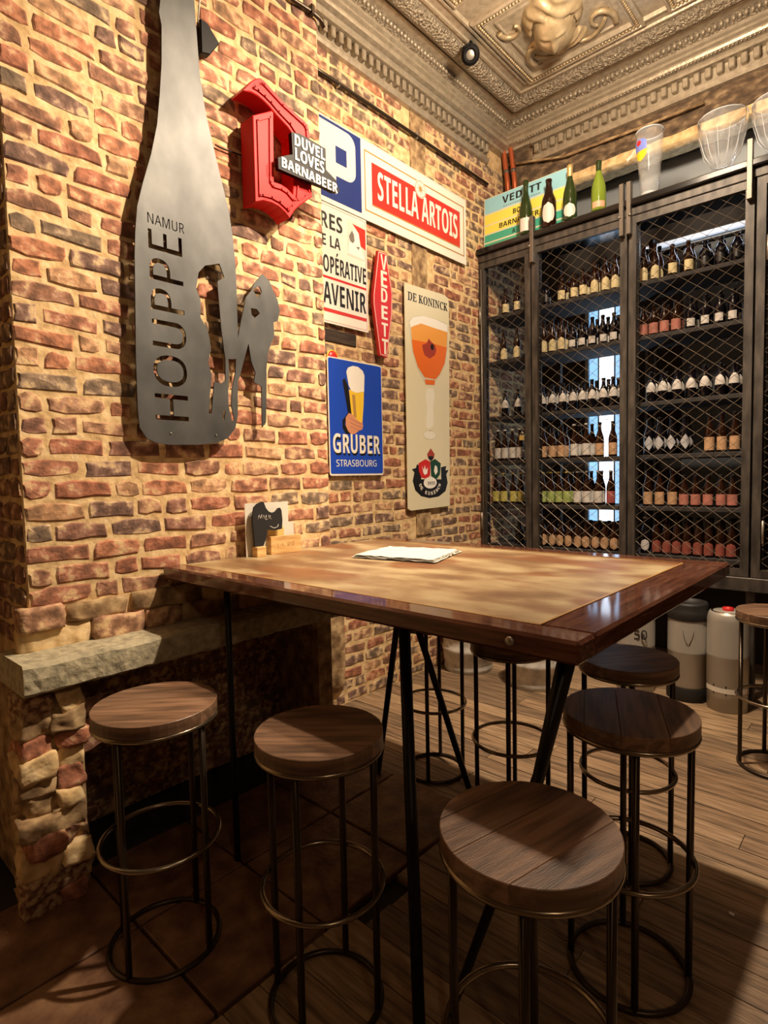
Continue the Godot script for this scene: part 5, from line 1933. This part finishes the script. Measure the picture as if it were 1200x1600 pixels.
# ------------------------------------------------------------------ signs on the chimney breast
func build_chimney_signs() -> void:
	# bottle shaped steel plate with cut-outs
	set_wall(XC + 0.05, 290, 694)
	var s := wall_thing("steel_bottle_sign", "tall bottle shaped steel plate with cut-out letters NAMUR HOUPPE", "sign")
	var zz := func(p: Array) -> Array: return zoomed(0, 400, 2.308, p)
	var body := [[252, -120], [300, -120], [303, 0], [305, 30], [308, 70], [312, 120], [321, 178], [334, 235], [346, 285], [357, 330], [363, 370], [367, 410], [369, 450], [371, 520], [371, 600], [371, 650], [367, 670], [355, 685], [338, 692], [310, 695], [265, 695], [245, 692], [229, 685], [218, 668], [215, 640], [212, 560], [211, 470], [210, 400], [211, 360], [214, 322], [223, 285], [236, 240], [245, 195], [249, 150], [252, 100], [252, 40], [248, 20], [250, 0]]
	var comb := CSGCombiner3D.new()
	comb.name = "plate"
	s.add_child(comb)
	var add_poly := func(px: Array, sub: bool) -> void:
		var c := CSGPolygon3D.new()
		c.polygon = wlist(px)
		c.depth = 0.006 if not sub else 0.05
		c.position.z = 0.003 if not sub else 0.025
		c.operation = CSGShape3D.OPERATION_SUBTRACTION if sub else CSGShape3D.OPERATION_UNION
		c.material = M.plate
		comb.add_child(c)
	add_poly.call(body, false)
	# figure standing beside it, joined to the bottle by its arm
	add_poly.call(zz.call([[846, 385], [856, 300], [868, 235], [880, 180], [885, 150], [905, 125], [915, 100], [945, 65], [970, 90], [985, 130], [1000, 160], [1008, 200], [1000, 235], [985, 240], [988, 290], [975, 320], [965, 350], [960, 400], [960, 470], [958, 600], [945, 618], [942, 470], [915, 455], [920, 420], [905, 380], [895, 315], [880, 370], [862, 440], [846, 470]]), false)
	add_poly.call(zz.call([[738, 35], [790, 28], [808, 78], [783, 92], [785, 120], [790, 180], [797, 260], [806, 330], [812, 372], [812, 450], [800, 460], [772, 455], [768, 500], [762, 568], [752, 568], [756, 500], [762, 430], [750, 385], [758, 340], [755, 300], [745, 262], [722, 222], [722, 160], [706, 115], [715, 60]]), true)
	add_poly.call(zz.call([[822, 372], [850, 372], [848, 420], [836, 480], [834, 540], [845, 592], [834, 594], [823, 540], [821, 470], [826, 420]]), true)
	add_poly.call(zz.call([[805, 558], [812, 558], [808, 590], [802, 590]]), true)
	add_poly.call(zz.call([[910, 118], [935, 110], [943, 130], [932, 152], [920, 140]]), true)
	add_poly.call(zz.call([[903, 188], [925, 192], [936, 208], [918, 224], [906, 212]]), true)
	# cut letters
	var cutl := func(what: String, u0: float, v0: float, u1: float, v1: float, turn: float, f: Font) -> void:
		var tmp := letters(s, what, f, u0, v0, u1, v1, -0.012, M.plate, 0.03, "cut", turn)
		var g := CSGMesh3D.new()
		var st := SurfaceTool.new()
		st.append_from(tmp.mesh, 0, tmp.transform)
		g.mesh = st.commit()
		g.operation = CSGShape3D.OPERATION_SUBTRACTION
		g.material = M.plate
		comb.add_child(g)
		s.remove_child(tmp)
		tmp.free()
	var n0 := W(230, 347)
	var n1 := W(287, 352)
	cutl.call("NAMUR", n0.x, W(258, 357).y, n1.x, W(258, 341).y, 0.0, font_sans)
	var h0 := W(238, 655)
	var h1 := W(290, 372)
	cutl.call("HOUPPE", W(237, 520).x, h0.y, W(290, 520).x, W(260, 366).y, PI / 2, font_sans)
	for q: Array in [[266, 677], [337, 680], [330, 200]]:
		var b := part(s, "screw", ball(Vector3(0.004, 0.004, 0.003), 8), M.galv, Vector3(W(q[0], q[1]).x, W(q[0], q[1]).y, 0.004))
		b.set_meta("label", "small bright screw")
	for q: Array in [[290, 150], [240, 660], [345, 660]]:
		var p := W(q[0], q[1])
		part(s, "spacer", tube([Vector3(p.x, p.y, -0.042), Vector3(p.x, p.y, -0.002)], 0.006, 8), M.galv)
	# black clip beside the bottle's neck, with its pale lead
	set_wall(XC + 0.03, 322, 86)
	s = wall_thing("lamp_clip", "black plastic clip on the brick beside the neck of the steel bottle", "clip")
	wpoly(s, "clip", [[311, 31], [322, 38], [341, 70], [326, 88], [313, 84]], -0.018, 0.012, M.plastic_black, 0.004)
	var p0 := W(309, 35)
	var p1 := W(312, 0)
	var p2 := W(318, -30)
	part(s, "lead", tube([Vector3(p0.x, p0.y, 0), Vector3(p1.x, p1.y, 0), Vector3(p2.x, p2.y, -0.01)], 0.003, 6), M.paper)
	# red gothic D
	set_wall(XC + 0.115, 440, 345)
	s = wall_thing("red_letter_sign", "big glossy red gothic letter D standing off the brick", "sign")
	var rz := func(p: Array) -> Array: return zoomed(340, 80, 5.4545, p)
	var dd := [[215, 335], [285, 255], [330, 230], [350, 226], [372, 228], [400, 248], [560, 425], [735, 585], [768, 625], [785, 680], [792, 760], [800, 1000], [808, 1240], [760, 1275], [700, 1315], [655, 1360], [615, 1425], [575, 1375], [520, 1325], [460, 1292], [390, 1275], [322, 1284], [300, 545], [460, 505], [478, 522], [482, 1112], [540, 1130], [600, 1170], [642, 1220], [652, 1085], [648, 720], [600, 648], [505, 548], [440, 470], [390, 420], [340, 378], [285, 348]]
	var poly := wlist(rz.call(dd))
	part(s, "letter", slab(poly, -0.09, 0.0, 0.004), M.duvel)
	var inn := Geometry2D.offset_polygon(poly, -0.022)
	for ip: PackedVector2Array in inn:
		if ip.size() > 3:
			part(s, "moulding", ring_between(ip, 0.007, -0.002, 0.006), M.duvel)
	for q: Array in [[400, 190], [470, 250]]:
		var pq := W(q[0], q[1])
		part(s, "spacer", tube([Vector3(pq.x, pq.y, -0.125), Vector3(pq.x, pq.y, -0.085)], 0.008, 8), M.galv)
	# its black plate of words
	set_wall(XC + 0.15, 480, 285)
	s = wall_thing("word_plate", "black cut-out plate on the red letter reading DUVEL LOVES BARNABEER", "sign")
	wpoly(s, "plate", rz.call([[630, 690], [700, 700], [920, 830], [925, 1010], [1010, 1100], [1040, 1200], [990, 1200], [925, 1165], [800, 1115], [690, 1075], [520, 1000], [515, 905], [600, 885], [640, 880]]), -0.022, 0.0, M.plastic_black)
	wletters3(s, "DUVEL", font_bold, rz.call([[655, 800], [650, 702], [912, 915]]), 0.0, M.foam, 0.003)
	wletters3(s, "LOVES", font_bold, rz.call([[660, 925], [655, 818], [905, 1035]]), 0.0, M.foam, 0.003)
	wletters3(s, "BARNABEER", font_bold, rz.call([[545, 985], [538, 895], [1020, 1200]]), 0.0, M.foam, 0.003)
	# thin black lead from the bottle to the red letter
	set_wall(XC + 0.016, 360, 236)
	s = wall_thing("thin_cable", "thin black cable sagging across the brick to the red letter", "cable")
	var cp := []
	for q: Array in [[336, 226], [345, 231], [358, 236], [370, 240], [384, 246], [400, 250]]:
		var w := W(q[0], q[1])
		cp.append(Vector3(w.x, w.y, 0.0))
	part(s, "cable", tube(cp, 0.0028, 6), M.plastic_black)

# ------------------------------------------------------------------ on top of the cage
func build_cage_top() -> void:
	var top := 3.215
	# striped board
	var z := -4.105
	var x0 := -2.585
	var x1 := onz(887, 300, z).x
	var yt := (onz(750, 292, z).y + onz(887, 284, z).y) / 2.0
	var h := yt - top
	var b := thing("striped_board", "blue, yellow and green striped board lettered VEDETT on the cage top", "sign", Vector3(x0, top, z))
	b.rotation.x = -0.03
	var w := x1 - x0
	part(b, "panel", boxab(Vector3(0, 0, -0.012), Vector3(w, h, 0)), M.cream)
	var cols := [[0.70, 1.0, M.pale_blue], [0.5, 0.69, M.pale_yellow], [0.33, 0.49, M.pale_yellow], [0.17, 0.32, M.sea_green], [0.0, 0.16, M.sea_green]]
	for c: Array in cols:
		part(b, "stripe", boxab(Vector3(0.008, h * c[0] + 0.004, 0), Vector3(w - 0.012, h * c[1] - 0.004, 0.001)), c[2])
	letters(b, "VEDETT", font_bold, w * 0.235, h * 0.8, w * 0.705, h * 0.93, 0.001, M.ink, 0.001)
	for k in 16:
		part(b, "fine_print", boxab(Vector3(w * (0.25 + k * 0.028), h * 0.738, 0.001), Vector3(w * (0.25 + k * 0.028 + 0.018), h * 0.752, 0.0015)), M.grey_print)
	letters(b, "BO", font_bold, w * 0.37, h * 0.545, w * 0.46, h * 0.635, 0.001, M.ink, 0.001)
	letters(b, "BARNABEER", font_bold, w * 0.2, h * 0.37, w * 0.68, h * 0.46, 0.001, M.ink, 0.001)
	letters(b, "A", font_bold, w * 0.36, h * 0.2, w * 0.4, h * 0.28, 0.001, M.ink, 0.001)
	# bottles
	var zb := -4.045
	var lab := mat(rgb(206, 200, 190), 0.5)
	var lab2 := mat(rgb(210, 150, 120), 0.5)
	var foil: StandardMaterial3D = mat(rgb(216, 186, 120), 0.35, 0.5)
	var list := [
		[821, 285, "champagne", M.glass_green, lab, "rect", 0.02, 0.1, M.glass_green, "dark green champagne style bottle in front of the striped board"],
		[857, 280, "swing", M.glass_brown, lab, "oval", 0.02, 0.15, M.paper, "big brown swing top bottle with an oval white label on the cage top"],
		[890, 261, "champagne", M.glass_green, lab, "oval", 0.015, 0.1, foil, "dark green bottle with gold foil neck on the cage top"],
		[935, 254, "champagne", M.glass_green_light, lab2, "rect", 0.02, 0.06, M.glass_green, "bright olive green bottle on the cage top"]]
	for a: Array in list:
		var p := onz(a[0], a[1], zb)
		var src := make_bottle(a[2], a[3], a[8], a[4], a[5], a[6], a[7], 0.9)
		var o: Node3D = src.duplicate()
		o.name = numbered("large_bottle")
		add_child(o)
		o.position = Vector3(p.x, top, zb - 0.005)
		var prof := bottle_profile(a[2])
		var k: float = (p.y - top) / (prof[prof.size() - 1] as Vector2).y
		o.scale = Vector3(1.08, k, 1.08)
		o.rotation.y = 0.35
		tag(o, a[9], "bottle", "large bottles on the cage top")
	# giant glasses
	var g1 := onz(1013, 302, zb)
	var gt := onz(1013, 205, zb).y - top
	var t := thing("tall_glass", "giant clear tapered beer glass with a round blue and yellow badge", "glass", Vector3(g1.x, top, zb - 0.02))
	part(t, "glass", lathe([Vector2(0, 0.0), Vector2(0.052, 0.0), Vector2(0.056, 0.01), Vector2(0.066, gt * 0.4), Vector2(0.082, gt * 0.8), Vector2(0.086, gt), Vector2(0.082, gt), Vector2(0.078, gt * 0.8), Vector2(0.061, gt * 0.4), Vector2(0.05, 0.03), Vector2(0, 0.03)], 32), M.clear)
	part(t, "rim", tube(circle_pts(Vector3(0, gt, 0), 0.084, 36), 0.0035, 6, true), M.glass_edge)
	part(t, "foot", lathe([Vector2(0, 0.002), Vector2(0.05, 0.002), Vector2(0.052, 0.02), Vector2(0, 0.022)], 28), M.glass_edge)
	var gp := [Vector2(0, 0.0), Vector2(0.056, 0.01), Vector2(0.066, gt * 0.4), Vector2(0.083, gt * 0.8), Vector2(0.088, gt), Vector2(0, gt)]
	var b1 := part(t, "badge", label_mesh(gp, gt * 0.53, gt * 0.86, 0.62, "oval"), M.badge_yellow)
	b1.rotation.y = -0.5
	gp = [Vector2(0, 0.0), Vector2(0.057, 0.01), Vector2(0.067, gt * 0.4), Vector2(0.084, gt * 0.8), Vector2(0.089, gt), Vector2(0, gt)]
	b1 = part(t, "badge", label_mesh(gp, gt * 0.68, gt * 0.86, 0.6, "arch"), M.badge_blue)
	b1.rotation.y = -0.5
	gp = [Vector2(0, 0.0), Vector2(0.058, 0.01), Vector2(0.068, gt * 0.4), Vector2(0.085, gt * 0.8), Vector2(0.09, gt), Vector2(0, gt)]
	b1 = part(t, "badge", label_mesh(gp, gt * 0.76, gt * 0.84, 0.22, "oval"), M.red)
	b1.rotation.y = -0.55
	var tx := letters(t, "VEDETT", font_bold, -0.042, gt * 0.685, 0.042, gt * 0.745, 0.0, M.white, 0.002)
	tx.transform = Transform3D(Basis(Vector3.UP, -0.5), Vector3(sin(-0.5), 0, cos(-0.5)) * 0.082) * Transform3D(Basis(Vector3.BACK, 0.25), Vector3(0, 0, 0)) * tx.transform
	var g2 := onz(1125, 262, zb)
	var h2 := onz(1125, 180, zb).y - top
	goblet(Vector3(g2.x, top, zb - 0.05), h2, 0.135, "giant clear fluted goblet bowl on the cage top")
	var g3 := onz(1212, 240, zb)
	goblet(Vector3(g3.x, top, zb - 0.05), h2 * 0.95, 0.13, "giant clear goblet past the iron strap on the cage top")

func goblet(at: Vector3, h: float, r: float, label: String) -> void:
	var t := thing("giant_goblet", label, "glass", at, 0.0, "giant glasses on the cage top")
	part(t, "bowl", lathe([Vector2(0.0, 0.03), Vector2(0.035, 0.03), Vector2(0.05, 0.045), Vector2(r * 0.72, h * 0.35), Vector2(r * 0.97, h * 0.72), Vector2(r, h), Vector2(r - 0.004, h), Vector2(r * 0.97 - 0.006, h * 0.72), Vector2(r * 0.72 - 0.006, h * 0.36), Vector2(0.045, 0.055), Vector2(0.0, 0.05)], 60, true, 12, 0.05), M.clear)
	part(t, "foot", lathe([Vector2(0, 0), Vector2(0.045, 0), Vector2(0.048, 0.006), Vector2(0.03, 0.014), Vector2(0.026, 0.03), Vector2(0, 0.032)], 28), M.glass_edge)
	part(t, "rim", tube(circle_pts(Vector3(0, h, 0), r - 0.003, 40), 0.003, 6, true), M.glass_edge)
	for k in 12:
		var an := TAU * k / 12.0
		var pts := []
		for q: Array in [[0.05, 0.05], [r * 0.72, h * 0.36], [r * 0.965, h * 0.72]]:
			pts.append(Vector3(sin(an) * q[0], q[1], cos(an) * q[0]))
		part(t, "flute", tube(pts, [0.003, 0.0025, 0.001], 5), M.glass_edge)

# ------------------------------------------------------------------ small things
func build_small_things() -> void:
	# pipe under the cornice
	var pts := []
	for q: Array in [[480, 98], [508, 117], [600, 178.5], [718, 258], [762, 288]]:
		pts.append(onx(q[0], q[1], XA + 0.03))
	var c0: Vector3 = pts[2]
	var t := thing("wall_pipe", "thin dark metal pipe running along the brick below the cornice", "pipe", c0)
	for i in pts.size():
		pts[i] -= c0
	part(t, "pipe", tube(pts, 0.011, 8), M.pipe_steel)
	for q: Array in [[528, 130], [650, 212]]:
		part(t, "pipe_clip", box(Vector3(0.03, 0.05, 0.014), 0.003), M.galv, onx(q[0], q[1], XA + 0.022) - c0 - Vector3(0, 0.025, 0))
	# conduit at the top of the chimney breast
	pts = []
	for q: Array in [[430, -22], [462, 2], [487, 18], [500, 30], [506, 44]]:
		pts.append(onx(q[0], q[1], XC + 0.022))
	c0 = pts[2]
	t = thing("cable_conduit", "dark conduit with a clip at the top of the chimney breast", "conduit", c0)
	for i in pts.size():
		pts[i] -= c0
	part(t, "conduit", tube(pts, 0.01, 8), M.pipe_steel)
	part(t, "pipe_clip", box(Vector3(0.026, 0.05, 0.02), 0.003), M.pipe_steel, Vector3(0, -0.02, 0))
	# red pipes in the broken corner of the cornice
	var xs := [[787, 235, 793, 284], [798, 232, 804, 282]]
	for a: Array in xs:
		var p := onz(a[0], a[1], ZB + 0.05)
		var q := onz(a[2], a[3], ZB + 0.05)
		var o := thing("copper_pipe", "short reddish pipe in the broken corner of the cornice", "pipe", q, 0.0, "red pipes in the cornice corner")
		part(o, "pipe", tube([p - q + Vector3(0, 0.12, 0), p - q, Vector3.ZERO, Vector3(0, -0.08, 0)], 0.02, 10), M.copper)
		part(o, "pipe_clip", tube([(p - q) * 0.3 + Vector3(0, -0.012, 0), (p - q) * 0.3 + Vector3(0, 0.012, 0)], 0.024, 10), M.galv_dark)
	# long thin pipe that runs along the masonry beam
	pts = []
	for q: Array in [[803, 256], [830, 252], [880, 245], [940, 222], [1000, 200], [1100, 160]]:
		pts.append(onz(q[0], q[1], ZB + 0.03))
	c0 = pts[1]
	t = thing("wall_pipe", "thin brown pipe along the masonry beam over the cage", "pipe", c0)
	for i in pts.size():
		pts[i] -= c0
	part(t, "pipe", tube(pts, 0.01, 8), M.plaster)
	# ceiling spotlight fitting that is in the picture
	var sp := ony(735, 85, CEIL - 0.09)
	t = thing("ceiling_spotlight", "black ceiling spotlight fitting beside the coffer", "spotlight", sp)
	part(t, "ceiling_plate", lathe([Vector2(0, 0.08), Vector2(0.045, 0.08), Vector2(0.045, 0.092), Vector2(0, 0.093)], 20), M.plastic_black)
	part(t, "arm", tube([Vector3(0, 0.085, 0), Vector3(0, 0.0, 0)], 0.016, 8), M.plastic_black)
	var can := part(t, "can", lathe([Vector2(0, -0.07), Vector2(0.042, -0.06), Vector2(0.058, -0.02), Vector2(0.06, 0.04), Vector2(0.05, 0.05), Vector2(0.046, 0.03)], 20), M.plastic_black)
	var aim := Basis(Vector3.UP, 0.6) * Basis(Vector3.RIGHT, 2.2)
	can.basis = aim
	var ln := part(t, "lens_ring", tube(circle_pts(Vector3(0, 0.052, 0), 0.04, 20), 0.012, 8, true), M.plastic_black)
	ln.basis = aim
	part(t, "lens", lathe([Vector2(0, 0.036), Vector2(0.045, 0.036), Vector2(0.03, 0.044), Vector2(0, 0.047)], 16), M.galv).basis = aim
	# white tube end on the floor beside the fire opening
	var f0 := ony(592, 1061, 0.03)
	var f1 := ony(625, 1048, 0.05)
	t = thing("white_tube", "short white tube lying on the floor against the wall", "tube", f0)
	part(t, "tube", tube([Vector3.ZERO, f1 - f0], 0.012, 8), M.paper)
	# crumb of paper on the floor
	var cr := ony(1143, 1430, 0.0)
	t = thing("paper_scrap", "tiny scrap of white paper on the dark floor", "scrap", cr)
	part(t, "scrap", rock(Vector3(0.016, 0.006, 0.01), 3, 0.002, 3), M.paper, Vector3(0, 0.004, 0))
